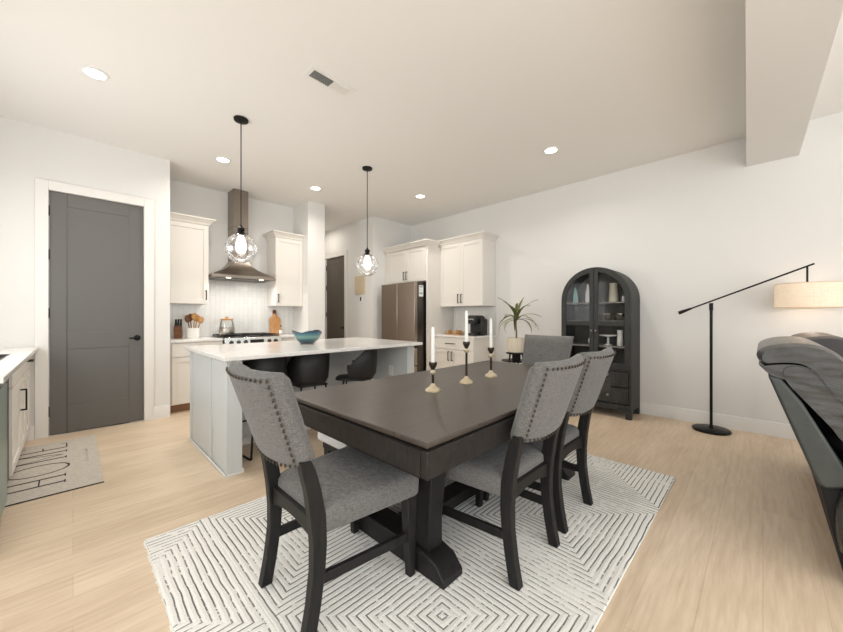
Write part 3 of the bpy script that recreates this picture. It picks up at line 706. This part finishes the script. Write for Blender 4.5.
# ------------------------------------------------------------------ dining table
RZ = .012
TX0, TX1, TY0, TY1 = .845, 2.915, .825, 1.940; tcx, tcy = (TX0+TX1)/2, (TY0+TY1)/2
t = thing('dining_table', 'dark wooden trestle dining table standing on the cream rug', 'dining table', (tcx, tcy, RZ), .6)
hx, hy = (TX1-TX0)/2, (TY1-TY0)/2; TZ = .76-RZ
m = MB(); m.rings([[(-a, -b, z), (a, -b, z), (a, b, z), (-a, b, z)] for a, b, z in ((hx-.03, hy-.03, TZ-.034), (hx-.03, hy-.03, TZ-.021), (hx-.01, hy-.01, TZ-.021), (hx-.008, hy-.008, TZ-.003), (hx-.011, hy-.011, TZ))]).build('tabletop', 'table_top', t, .002, ang=30)
m = MB(); e = .0; a, b = hx, hy
for (u0, u1, v0, v1) in ((-a, a, -b, -b+.035), (-a, a, b-.035, b), (-a, -a+.035, -b+.035, b-.035), (a-.035, a, -b+.035, b-.035)): m.box(u0, u1, v0, v1, TZ-.125, TZ-.028)
m.build('apron', 'dark_timber_x', t, .003)
for sx in (-1, 1):
    x = sx*(hx-.345)
    m = MB(); prof = [(-.395, 0), (.395, 0), (.395, .03), (.345, .085), (.27, .105), (-.27, .105), (-.345, .085), (-.395, .03)]
    f = m.prism([(p, q) for p, q in prof], x-.068, x+.068, 'x').build('trestle_foot', 'dark_timber', t, .006)
    for sy in (-1, 1):
        q = MB(); y = sy*.24
        def rr_(cy, hw, hd, z): return [(x-hw, cy-hd, z), (x+hw, cy-hd, z), (x+hw, cy+hd, z), (x-hw, cy+hd, z)]
        q.rings([rr_(y, .046, .05, .105), rr_(y, .046, .05, .25), rr_(y+sy*.01, .052, .06, .45), rr_(y+sy*.015, .058, .07, TZ-.10)])
        q.build('trestle_post', 'dark_timber', t, .005)
    box('cross_rail', x-.05, x+.05, -hy+.04, hy-.04, TZ-.10, TZ-.036, 'dark_timber', t, .004)
box('stretcher', -hx+.42, hx-.42, -.06, .06, .03, .10, 'dark_timber', t, .005)

# ------------------------------------------------------------------ dining chairs : local facing +Y, origin between the rear feet
def chair():
    t = thing('dining_chair', '', 'chair', (0, 0, 0), 0, 'dining chairs around the table')
    HW = .195; lw = .021
    prof = [(-.005, 0), (.018, .12), (.034, .24), (.038, .34), (.032, .44), (.014, .55), (-.006, .628), (-.018, .665)]
    dep = [.024, .024, .025, .028, .03, .028, .026, .020]
    for s in (-1, 1):
        m = MB(); m.rings([[(s*HW-lw, y-d_, z), (s*HW+lw, y-d_, z), (s*HW+lw, y+d_, z), (s*HW-lw, y+d_, z)] for (y, z), d_ in zip(prof, dep)])
        m.build('rear_leg', 'dark_timber', t, .004, ang=50)
    for s in (-1, 1):
        m = MB(); x = s*.222
        m.rings([[(x-h, .475-h+o_, z), (x+h, .475-h+o_, z), (x+h, .475+h+o_, z), (x-h, .475+h+o_, z)] for h, o_, z in ((.017, .012, 0), (.022, .004, .2), (.027, 0, .38), (.027, 0, .40))]).build('front_leg', 'dark_timber', t, .004)
        MB().rings([[(s*HW-.011, .02, .185), (s*HW+.011, .02, .185), (s*HW+.011, .02, .225), (s*HW-.011, .02, .225)], [(x-.011, .47, .165), (x+.011, .47, .165), (x+.011, .47, .205), (x-.011, .47, .205)]]).build('side_stretcher', 'dark_timber', t, .003)
    m = MB(); K = 10; ra = []
    for k in range(K+1):
        s = -1+2*k/K; x = s*(HW-.01); z0 = .345+.03*(1-s*s)
        ra.append([(x, .022, z0), (x, .046, z0), (x, .046, .425), (x, .022, .425)])
    m.rings(ra).build('rear_rail', 'dark_timber', t, .003)
    # upholstered seat, wider in front, rounded and crowned
    m = MB(); K = 14; rows = []
    def sq(w0, w1, y0, y1, z, r):
        pts = []
        for (cx, cy, a0) in ((1, 1, 0), (-1, 1, 90), (-1, -1, 180), (1, -1, 270)):
            for j in range(5):
                a = R(a0+j*22.5); hw = w1 if cy > 0 else w0; yy = y1 if cy > 0 else y0
                pts.append((cx*(hw-r)+r*math.cos(a), (yy-r if cy > 0 else yy+r)+r*math.sin(a), z))
        return pts
    m.rings([sq(.205, .248, .05, .515, .37, .03), sq(.215, .26, .045, .52, .38, .035), sq(.22, .263, .043, .522, .43, .035), sq(.218, .262, .045, .52, .456, .035), sq(.205, .247, .058, .505, .474, .05), sq(.16, .2, .10, .45, .484, .08), sq(.08, .1, .2, .36, .488, .06)])
    m.build('seat', 'grey_linen', t, ang=60)
    # backrest: curved, raked pad
    NX, NZ = 16, 12
    def cl(s, f):   # centre line
        z0 = .612+.024*s*s; z1 = .992+.006*s*s; z = z0+(z1-z0)*f
        y = -.004-.125*((z-.63)/.375)+(.036*s*s-.030)
        hw = .208+.022*f
        return s*hw, y, z
    F, B = [], []
    for j in range(NZ+1):
        f = j/NZ; rf = []; rb = []
        for k in range(NX+1):
            s = -1+2*k/NX; x, y, z = cl(s, f)
            e = max(abs(s), abs(2*f-1)); th = .041*math.sqrt(max(0, 1-(e**12)))+.012
            rf.append((x, y+th*1.0, z)); rb.append((x, y-th*.75, z))
        F.append(rf); B.append(rb)
    m = MB(); m.rings([f_+b_[::-1] for f_, b_ in zip(F, B)])
    br_ = m.build('backrest', 'grey_linen', t, ang=75)
    m = MB()
    def nail(s, f):
        x, y, z = cl(s, f); e = max(abs(s), abs(2*f-1)); th = .041*math.sqrt(max(0, 1-(e**12)))+.012
        p = Vector((x, y-th*.75-.0005, z))
        m.lathe([(.0074, 0), (.0066, .003), (.0036, .005), (0, .0054)], n=8).bm.verts.ensure_lookup_table()
        vs = list(m.bm.verts)[-32:]; mat = Matrix.Translation(p) @ Matrix.Rotation(R(90), 4, 'X')
        for v in vs: v.co = mat @ v.co
    for k in range(15): nail(-.91+1.82*k/14, .93)
    for k in range(15): nail(-.91+1.82*k/14, .05)
    for k in range(1, 14):
        for s in (-.91, .91): nail(s, .05+.88*k/14)
    m.build('nailhead_trim', 'bronze_dark', br_)
    for s in (-.6, -.2, .2, .6):
        x, y, z = cl(s, .52); MB().sphere((x, y+.050, z), .012, 10, 6).build('tufting_button', 'grey_linen', br_)
    return t
ch = chair(); ch.location = (.605, 1.375, RZ); ch.rotation_euler = (0, 0, R(-90)); ch['label'] = 'grey linen dining chair at the near left end of the table, closest to the island'
dup(ch, (1.565, .775, RZ), 0, 'front grey linen chair of the pair along the right side of the table')
dup(ch, (2.10, .79, RZ), 0, 'second grey linen chair on the right side of the table, nearer the arched cabinet')
dup(ch, (3.17, 1.50, RZ), 90, 'grey chair at the far end of the table, seen from the front with tufting buttons', (1.06, 1, 1))
# bench on the far side
t = thing('dining_bench', 'pale upholstered bench with dark legs on the island side of the table', 'bench', (1.84, 1.912, RZ))
m = MB(); m.rings([[(-a, -b, z), (a, -b, z), (a, b, z), (-a, b, z)] for a, b, z in ((.70, .165, .375), (.71, .172, .38), (.71, .172, .445), (.695, .16, .472), (.64, .12, .48))]).build('cushion', 'pale_linen', t, .012, ang=60)
box('seat_rail', -.68, .68, -.155, .155, .32, .375, 'dark_timber', t, .004)
for sx in (-1, 1):
    for sy in (-1, 1): MB().rings([[(sx*.64-h, sy*.13-h, z), (sx*.64+h, sy*.13-h, z), (sx*.64+h, sy*.13+h, z), (sx*.64-h, sy*.13+h, z)] for h, z in ((.02, 0), (.03, .32))]).build('leg', 'dark_timber', t, .004)

# candle holders
def holder(x, y, h, label, clabel, ch_, rz=0):
    t = thing('candle_holder', label, 'candle holder', (x, y, .76), 0, 'candle holders on the dining table')
    MB().lathe([(.046, 0), (.046, .006), (.039, .016), (.022, .026), (.014, .038), (.010, .046)], n=8).build('base', 'brass_aged', t, ang=20)
    MB().lathe([(.008, .04), (.0075, h-.075), (.009, h-.07)], n=12).build('shaft', 'bronze_dark', t)
    MB().lathe([(.008, h-.074), (.017, h-.068), (.019, h-.058), (.011, h-.048), (.010, h-.044)], n=16).build('knop', 'brass_aged', t)
    MB().lathe([(.010, h-.046), (.014, h-.036), (.022, h-.02), (.024, h-.012), (.023, h), (.014, h), (.013, h-.016), (0, h-.018)], n=16).build('cup', 'bronze_dark', t)
    c = thing('candle', clabel, 'candle', (x, y, .76+h-.017), 0, 'candles in the holders on the table')
    MB().lathe([(.0115, 0), (.0105, ch_*.9), (.007, ch_-.004), (0, ch_)], n=14).build('wax', 'wax', c)
    MB().tube([(0, 0, ch_-.002), (.001, 0, ch_+.010)], .0012, 6).build('wick', 'black_plastic', c)
holder(1.486, 1.376, .17, 'shortest brass candle holder, nearest the left end of the table', 'white taper candle in the shortest holder on the table', .225)
holder(1.818, 1.384, .272, 'tallest brass candle holder in the middle of the table', 'white taper candle in the tallest middle holder', .222)
holder(2.139, 1.406, .212, 'medium brass candle holder, furthest along the table', 'white taper candle in the furthest holder on the table', .228)

# ------------------------------------------------------------------ arched cabinet on the right wall (local x -> -Y)
HX = 4.51; HY0 = 1.875; HWd = .80; HD = .40
t = thing('display_cabinet', 'dark arched display cabinet with glass doors standing against the right wall', 'cabinet', (HX, HY0, 0), -90)
H0 = 1.40; RA = HWd/2
def arch(r, n=28, cx=RA, zc=H0, a0=0, a1=180): return [(cx+r*math.cos(R(a0+(a1-a0)*k/n)), zc+r*math.sin(R(a0+(a1-a0)*k/n))) for k in range(n+1)]
m = MB(); o1 = [(HWd, .09)]+arch(RA)+[(0, .09)]; i1 = [(HWd-.025, .09)]+arch(RA-.025)+[(.025, .09)]
m.rings([[(p[0], 0, p[1]), (p[0], HD, p[1]), (q[0], HD, q[1]), (q[0], 0, q[1])] for p, q in zip(o1, i1)]); m.build('shell', 'hutch_timber', t, .003)
MB().prism([(HWd-.02, .09)]+arch(RA-.02)+[(.02, .09)], HD-.015, HD-.002, 'y').build('back_panel', 'hutch_inside', t)
box('bottom_board', .025, HWd-.025, .0, HD-.015, .09, .13, 'hutch_timber', t, .002)
box('base_rail', .0, HWd, -.012, .012, .10, .16, 'hutch_timber', t, .003)
for x in (.0, HWd-.06):
    for y in (-.012, HD-.06): box('leg', x, x+.06, y, y+.06, 0, .09, 'hutch_timber', t, .003)
for z0, z1 in ((.17, .355), (.365, .545)):
    d_ = MB(); d_.box(.03, HWd-.03, -.006, .02, z0, z1); d_.box(.045, HWd-.045, -.012, -.004, z0+.015, z1-.015)
    d_ = d_.build('drawer', 'hutch_timber', t, .003)
    for x in (HWd*.3, HWd*.7): MB().sphere((x, -.028, (z0+z1)/2), .016, 12, 8).build('knob', 'grey_pewter', d_)
    box('drawer_box', .04, HWd-.04, .022, HD-.03, z0+.01, z1-.02, 'hutch_timber', t, 0)
box('mid_board', .025, HWd-.025, 0, HD-.015, .55, .575, 'hutch_timber', t, .002)
DZ = .58
for s in (0, 1):
    # door leaf: half arch frame
    def half(r, xin, zb):
        if s == 0: return [(xin, zb)]+[(RA-r*math.sin(R(a)) if False else RA+r*math.cos(R(a)), H0+r*math.sin(R(a))) for a in [90+k*90/16 for k in range(17)] if RA+r*math.cos(R(a)) <= xin+1e-6]+[(RA-r, zb)]
        return [(xin, zb)]+[(RA+r*math.cos(R(a)), H0+r*math.sin(R(a))) for a in [90-k*90/16 for k in range(17)] if RA+r*math.cos(R(a)) >= xin-1e-6]+[(RA+r, zb)]
    n = 17
    def ring(r, xin, zb):
        sg = -1 if s == 0 else 1
        th0 = math.acos(min(1, abs(RA-xin)/r)); pts = [(xin, zb)]
        for k in range(n): a = th0*(1-k/(n-1)); pts.append((RA+sg*r*math.cos(a), H0+r*math.sin(a)))
        pts.append((RA+sg*r, zb)); return pts
    xo = RA-.002 if s == 0 else RA+.002; xi = RA-.05 if s == 0 else RA+.05
    A, B = ring(RA-.004, xo, DZ), ring(RA-.064, xi, DZ+.07)
    m = MB(); m.rings([[(p[0], -.022, p[1]), (p[0], -.001, p[1]), (q[0], -.001, q[1]), (q[0], -.022, q[1])] for p, q in zip(A, B)], loop=True)
    d_ = m.build('door', 'hutch_timber', t, .002)
    m = MB(); m.prism(ring(RA-.061, xi, DZ+.068), -.012, -.009, 'y').build('glass_pane', 'pane_glass', d_)
    xa, xb = (RA-.325, xi) if s == 0 else (xi, RA+.325)
    box('glazing_bar', xa-.005, xb+.005, -.02, -.003, 1.08, 1.138, 'hutch_timber', d_, .002)
    MB().sphere((RA+(-.025 if s == 0 else .025), -.034, 1.02), .012, 10, 6).build('knob', 'grey_pewter', d_)
SZ = [.575, .84, 1.145, 1.37, ]
for z in SZ[1:]: box('shelf', .026, HWd-.026, .02, HD-.016, z-.018, z, 'hutch_shelf', t, .001)
box('shelf_divider', RA-.01, RA+.01, .03, HD-.016, .575, .78, 'hutch_inside', t, 0)
def inside(lx, ly, z): return (HX+ly, HY0-lx, z)
def put(name, prof, mat, lx, ly, z, label, cat, group=None, n=20):
    return solo(name, MB().lathe(prof, n=n), mat, label, cat, inside(lx, ly, z), group=group)
z = SZ[3]
put('glass_bottle', [(.03, 0), (.034, .01), (.032, .1), (.014, .16), (.012, .20), (0, .20)], 'pale_teal_glass', .10, .20, z, 'pale teal bottle on the top shelf at the left of the arched cabinet', 'bottle')
put('white_bottle', [(.026, 0), (.03, .008), (.03, .13), (.014, .19), (.012, .24), (0, .24)], 'white_ceramic', .255, .20, z, 'tall white bottle on the top shelf behind the left glass door', 'bottle')
t2 = thing('pitcher', 'cream pitcher with a handle on the top shelf behind the right glass door', 'pitcher', inside(.56, .2, z), 200)
MB().lathe([(.05, 0), (.055, .01), (.05, .12), (.042, .2), (.05, .235), (.044, .235), (.036, .2), (.044, .02), (0, .015)], n=24).build('body', 'cream_ceramic', t2)
MB().tube([(.045, 0, .21), (.09, 0, .2), (.095, 0, .12), (.05, 0, .07)], .008, 8).build('pitcher_handle', 'cream_ceramic', t2)
put('small_jar', [(.018, 0), (.02, .01), (.018, .06), (.01, .075), (0, .076)], 'white_ceramic', .68, .16, z, 'tiny white jar on the top shelf at the right edge of the cabinet', 'jar')
z = SZ[2]
gp = [(.03, 0), (.03, .004), (.006, .01), (.005, .08), (.02, .095), (.036, .13), (.034, .17), (.032, .17), (.033, .13), (.018, .1), (0, .096)]
for i, (lx, ly, l) in enumerate(((.13, .14, 'stemmed glass on the middle shelf furthest left in the cabinet'), (.20, .24, 'stemmed glass on the middle shelf at the back left'), (.27, .14, 'stemmed glass on the middle shelf beside the small white bowl'))):
    put('stemmed_glass', gp, 'clear_glass', lx, ly, z, l, 'glass', 'stemmed glasses in the arched cabinet')
put('small_bowl', [(.02, 0), (.035, .02), (.045, .05), (.041, .05), (.03, .02), (0, .012)], 'white_ceramic', .325, .2, z, 'small white bowl on the middle shelf behind the left glass door', 'bowl')
for (lx, ly, l) in ((.50, .16, 'cut glass bowl on the middle shelf left behind the right door'), (.64, .16, 'cut glass bowl on the middle shelf near the right edge of the cabinet')):
    put('cut_glass_bowl', [(.03, 0), (.04, .01), (.058, .05), (.065, .085), (.06, .085), (.05, .045), (0, .02)], 'chrome', lx, ly, z, l, 'bowl', 'cut glass bowls in the arched cabinet', n=10)
z = SZ[1]
put('white_vase', [(.03, 0), (.042, .02), (.045, .06), (.02, .11), (.024, .15), (0, .15)], 'white_ceramic', .325, .15, z, 'white vase on the shelf under the stemmed glasses', 'vase', n=20)
put('cake_stand', [(.05, 0), (.05, .006), (.014, .02), (.012, .10), (.10, .115), (.105, .13), (0, .128)], 'white_ceramic', .51, .16, z, 'white footed cake stand behind the right glass door', 'cake stand')
put('tall_white_vase', [(.03, 0), (.036, .01), (.03, .12), (.034, .19), (0, .19)], 'white_ceramic', .655, .12, z, 'tall white vase beside the cake stand in the cabinet', 'vase')
for k in range(4):
    solo('plate', MB().lathe([(.05, 0), (.095, .012), (.098, .015), (.05, .006), (0, .006)], n=28), 'white_ceramic', ['bottom', 'second lowest', 'second highest', 'top'][k]+' plate of the white plate stack on the lowest cabinet shelf', 'plate', inside(.60, .19, SZ[0]+k*.0075), group='white plates in the arched cabinet')

# ------------------------------------------------------------------ floor lamp
LX, LY = 4.70, .385
t = thing('floor_lamp', 'black arm floor lamp with a cream drum shade beside the leather sofa', 'floor lamp', (LX, LY, 0))
MB().lathe([(.155, 0), (.16, .006), (.16, .02), (.15, .027), (.02, .03), (.016, .05), (0, .05)], n=44).build('base', 'black_metal', t)
MB().tube([(0, 0, .03), (0, 0, 1.29)], .013, 14).build('pole', 'black_metal', t)
m = MB(); m.tube([(0, 0, 1.26), (0, 0, 1.335)], .017, 12); m.tube([(-.03, 0, 1.20), (.03, 0, 1.20)], .007, 8); m.build('joint', 'black_metal', t)
def arm_z(y): return 1.233+(.66-(y+LY))*(1.668-1.233)/(.66+.32)
MB().tube([(0, .19, arm_z(.19)), (0, -.715, arm_z(-.715))], .008, 10).build('arm', 'black_metal', t)
MB().tube([(0, .275, arm_z(.275)), (0, .255, arm_z(.255)), (0, .16, arm_z(.16))], [.019, .019, .010], 12).build('counterweight', 'black_metal', t)
SY = -.672
MB().tube([(0, SY, arm_z(SY)), (0, SY, 1.44)], .0075, 8).build('hanger', 'black_metal', t)
m = MB(); m.lathe([(.212, 1.276), (.214, 1.276), (.210, 1.495), (.208, 1.495)], (0, SY, 0), 48, cap=False)
m.build('lamp_shade', 'shade_linen', t)
for z, r in ((1.277, .213), (1.494, .209)): MB().tube([(r*math.cos(2*PI*k/40), SY+r*math.sin(2*PI*k/40), z) for k in range(40)], .003, 6, True).build('shade_ring', 'shade_linen_off', t)
m = MB()
for k in range(3): a = 2*PI*k/3; m.tube([(0, SY, 1.49), (.208*math.cos(a), SY+.208*math.sin(a), 1.492)], .003, 6)
m.build('shade_spider', 'black_metal', t)
MB().sphere((0, SY, 1.39), .03, 14, 10, 1.3).build('bulb', 'bulb_glow', t)

# ------------------------------------------------------------------ leather sofa: side plane at x=2.35, facing -Y
SX = 2.35
t = thing('leather_sofa', 'dark grey leather reclining sofa cropped by the right edge of the photo', 'sofa', (SX, 0, 0))
def pillow(prof, xa, xb, edge, n=9):
    cy = sum(p[0] for p in prof)/len(prof); cz = sum(p[1] for p in prof)/len(prof); rg = []
    for i in range(2*n+1):
        u = -1+i/n
        if abs(u) > .999: sc = 1-edge; x = xa if u < 0 else xb
        x = (xa+xb)/2+(xb-xa)/2*u; dist = (1-abs(u))*(xb-xa)/2; q = min(1, dist/.09); sc = 1-edge*(1-math.sqrt(max(0, 1-(1-q)**2)))
        rg.append([(x, cy+(p[0]-cy)*sc, cz+(p[1]-cz)*sc) for p in prof])
    return MB().rings(rg)
def smooth_poly(pts, it=2):
    for _ in range(it):
        q = []
        for i in range(len(pts)):
            a, b = pts[i], pts[(i+1) % len(pts)]
            q += [(a[0]*.75+b[0]*.25, a[1]*.75+b[1]*.25), (a[0]*.25+b[0]*.75, a[1]*.25+b[1]*.75)]
        pts = q
    return pts
L2 = 1.86
# raked outer shell of the back (side wings and rear)
shell = [(-.016, .915), (-.06, .905), (-.13, .80), (-.27, .50), (-.27, .455), (-.195, .43), (-.175, .45), (-.155, .50)]
MB().prism(shell, 0, L2, 'x').build('back_shell', 'leather_flat', t, .012, 3)
base = [(-.18, .46), (-.255, .05), (-.95, .05), (-.95, .30), (-.27, .44)]
MB().prism(base, .02, L2-.02, 'x').build('base', 'dark_gap', t, .01)
arm = smooth_poly([(-.215, .30), (-.235, .44), (-.30, .58), (-.55, .63), (-.98, .60), (-1.02, .50), (-1.0, .09), (-.25, .09)], 2)
for xa in (-.03, L2-.17): pillow(arm, xa, xa+.20, .06).build('arm', 'leather', t, ang=50)
w1 = (L2-.30)/2
cush = smooth_poly([(.02, .962), (-.02, .975), (-.08, .985), (-.14, .98), (-.19, .945), (-.24, .88), (-.30, .74), (-.34, .60), (-.26, .60), (-.15, .86), (-.065, .905), (-.02, .912), (.008, .945)], 2)
cush2 = smooth_poly([(-.05, .962), (-.075, .987), (-.13, .985), (-.17, .945), (-.26, .80), (-.40, .58), (-.47, .46), (-.40, .45), (-.25, .65), (-.18, .745), (-.12, .825), (-.06, .905)], 2)
head = smooth_poly([(y_, z_-.036) for y_, z_ in [(.026, 1.04), (.016, 1.07), (-.023, 1.093), (-.075, 1.105), (-.144, 1.11), (-.205, 1.094), (-.26, 1.05), (-.34, .93), (-.38, .80), (-.33, .76), (-.25, .84), (-.205, .925), (-.178, .974), (-.135, 1.018), (-.075, 1.022), (-.023, 1.014), (.014, 1.008)]], 2)
seat_p = smooth_poly([(-.40, .46), (-.40, .30), (-1.03, .28), (-1.06, .36), (-1.03, .46), (-.75, .49)], 2)
for i in range(2):
    xa = .02+i*(L2/2-.01); xb = xa+L2/2-.03
    pillow(cush, xa, xb, .10).build('back_cushion', 'leather', t, ang=60)
    pillow(cush2, xa-.005, xb-.03, .10).build('lumbar_cushion', 'leather', t, ang=60)
    o = pillow([(y-(.17 if i else 0), z+(.002 if i else 0)) for y, z in head], xa-.01, xb, .12).build('headrest', 'leather' if i == 0 else 'leather_dark', t, ang=60)
    pillow(seat_p, .17+i*(w1), .17+(i+1)*w1-.01, .08).build('seat_cushion', 'leather', t, ang=60)
# seam piping along the headrest
MB().tube([(.032, .012, .972), (.026, -.023, .978), (.026, -.075, .986), (.026, -.135, .982), (.026, -.178, .938), (.026, -.205, .889), (.026, -.25, .815)], .004, 6).build('piping', 'dark_gap', t)
for x in (.06, L2-.06):
    for y in (-.33, -.90): MB().lathe([(.02, 0), (.025, .05)], (x, y, 0), 12).build('foot', 'black_plastic', t)

# ------------------------------------------------------------------ lights
def area(name, loc, rot, sx, sy, e, col=(1, 1, 1)):
    l = bpy.data.lights.new(name, 'AREA'); l.shape = 'RECTANGLE'; l.size = sx; l.size_y = sy; l.energy = e; l.color = col
    o = bpy.data.objects.new(name, l); C.objects.link(o); o.location = loc; o.rotation_euler = rot; return o
for i, (x, y) in enumerate(cans):
    l = bpy.data.lights.new('can_lamp', 'AREA'); l.shape = 'DISK'; l.size = .12; l.energy = 9; l.color = (1, .95, .88); l.spread = R(150)
    o = bpy.data.objects.new('can_lamp', l); C.objects.link(o); o.location = (x, y, CZ-.02)
l = bpy.data.lights.new('hall_fill', 'AREA'); l.size = .5; l.energy = 7; l.color = (1, .93, .84)  # added fill light without a fixture, brightens the hall
o = bpy.data.objects.new('hall_fill', l); C.objects.link(o); o.location = (3.4, 6.6, CZ-.03)
for x, y in ((1.116, 3.5), (2.6, 3.53)):
    l = bpy.data.lights.new('pendant_lamp', 'POINT'); l.energy = 5; l.color = (1, .9, .78); l.shadow_soft_size = .05
    o = bpy.data.objects.new('pendant_lamp', l); C.objects.link(o); o.location = (x, y, 1.80)
l = bpy.data.lights.new('floor_lamp_bulb', 'POINT'); l.energy = 1.1; l.color = (1, .84, .68); l.shadow_soft_size = .05
o = bpy.data.objects.new('floor_lamp_bulb', l); C.objects.link(o); o.location = (LX, LY+SY, 1.33)
area('ceiling_fill', (-1.2, -1.6, 1.3), (R(180), 0, 0), 2.2, 2.2, 140, (1, 1, 1))  # unseen upward fill, added near the camera to brighten the ceiling
for sx in (-.22, .22): area('hood_lamp', (1.745+sx, 5.32, 1.72), (R(-8), 0, 0), .08, .08, 3.2, (1, .96, .9))
# daylight from the open living side behind and left of the camera
area('window_daylight', (-3.9, -1.0, 1.7), (0, R(-90), 0), 2.6, 4.5, 70, (.95, .98, 1))
area('window_daylight', (1.0, -4.0, 1.7), (R(90), 0, 0), 5.0, 2.6, 70, (.95, .98, 1))
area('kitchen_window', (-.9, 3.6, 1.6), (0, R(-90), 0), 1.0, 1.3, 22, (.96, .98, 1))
w = bpy.data.worlds.new('World'); bpy.context.scene.world = w; w.use_nodes = True
bg = w.node_tree.nodes['Background']; bg.inputs[0].default_value = (.93, .97, 1, 1); bg.inputs[1].default_value = 1.25

# ------------------------------------------------------------------ camera
cam = bpy.data.cameras.new('Camera'); co = bpy.data.objects.new('Camera', cam); C.objects.link(co)
cam.sensor_fit = 'HORIZONTAL'; cam.sensor_width = 36; cam.lens = 345/843*36; cam.clip_start = .02
co.location = (0, 0, 1.2); co.rotation_euler = (R(90), 0, R(44.7-90))
bpy.context.scene.camera = co
vs = bpy.context.scene.view_settings
vs.view_transform = 'Standard'; vs.look = 'None'; vs.exposure = 0; vs.gamma = 1
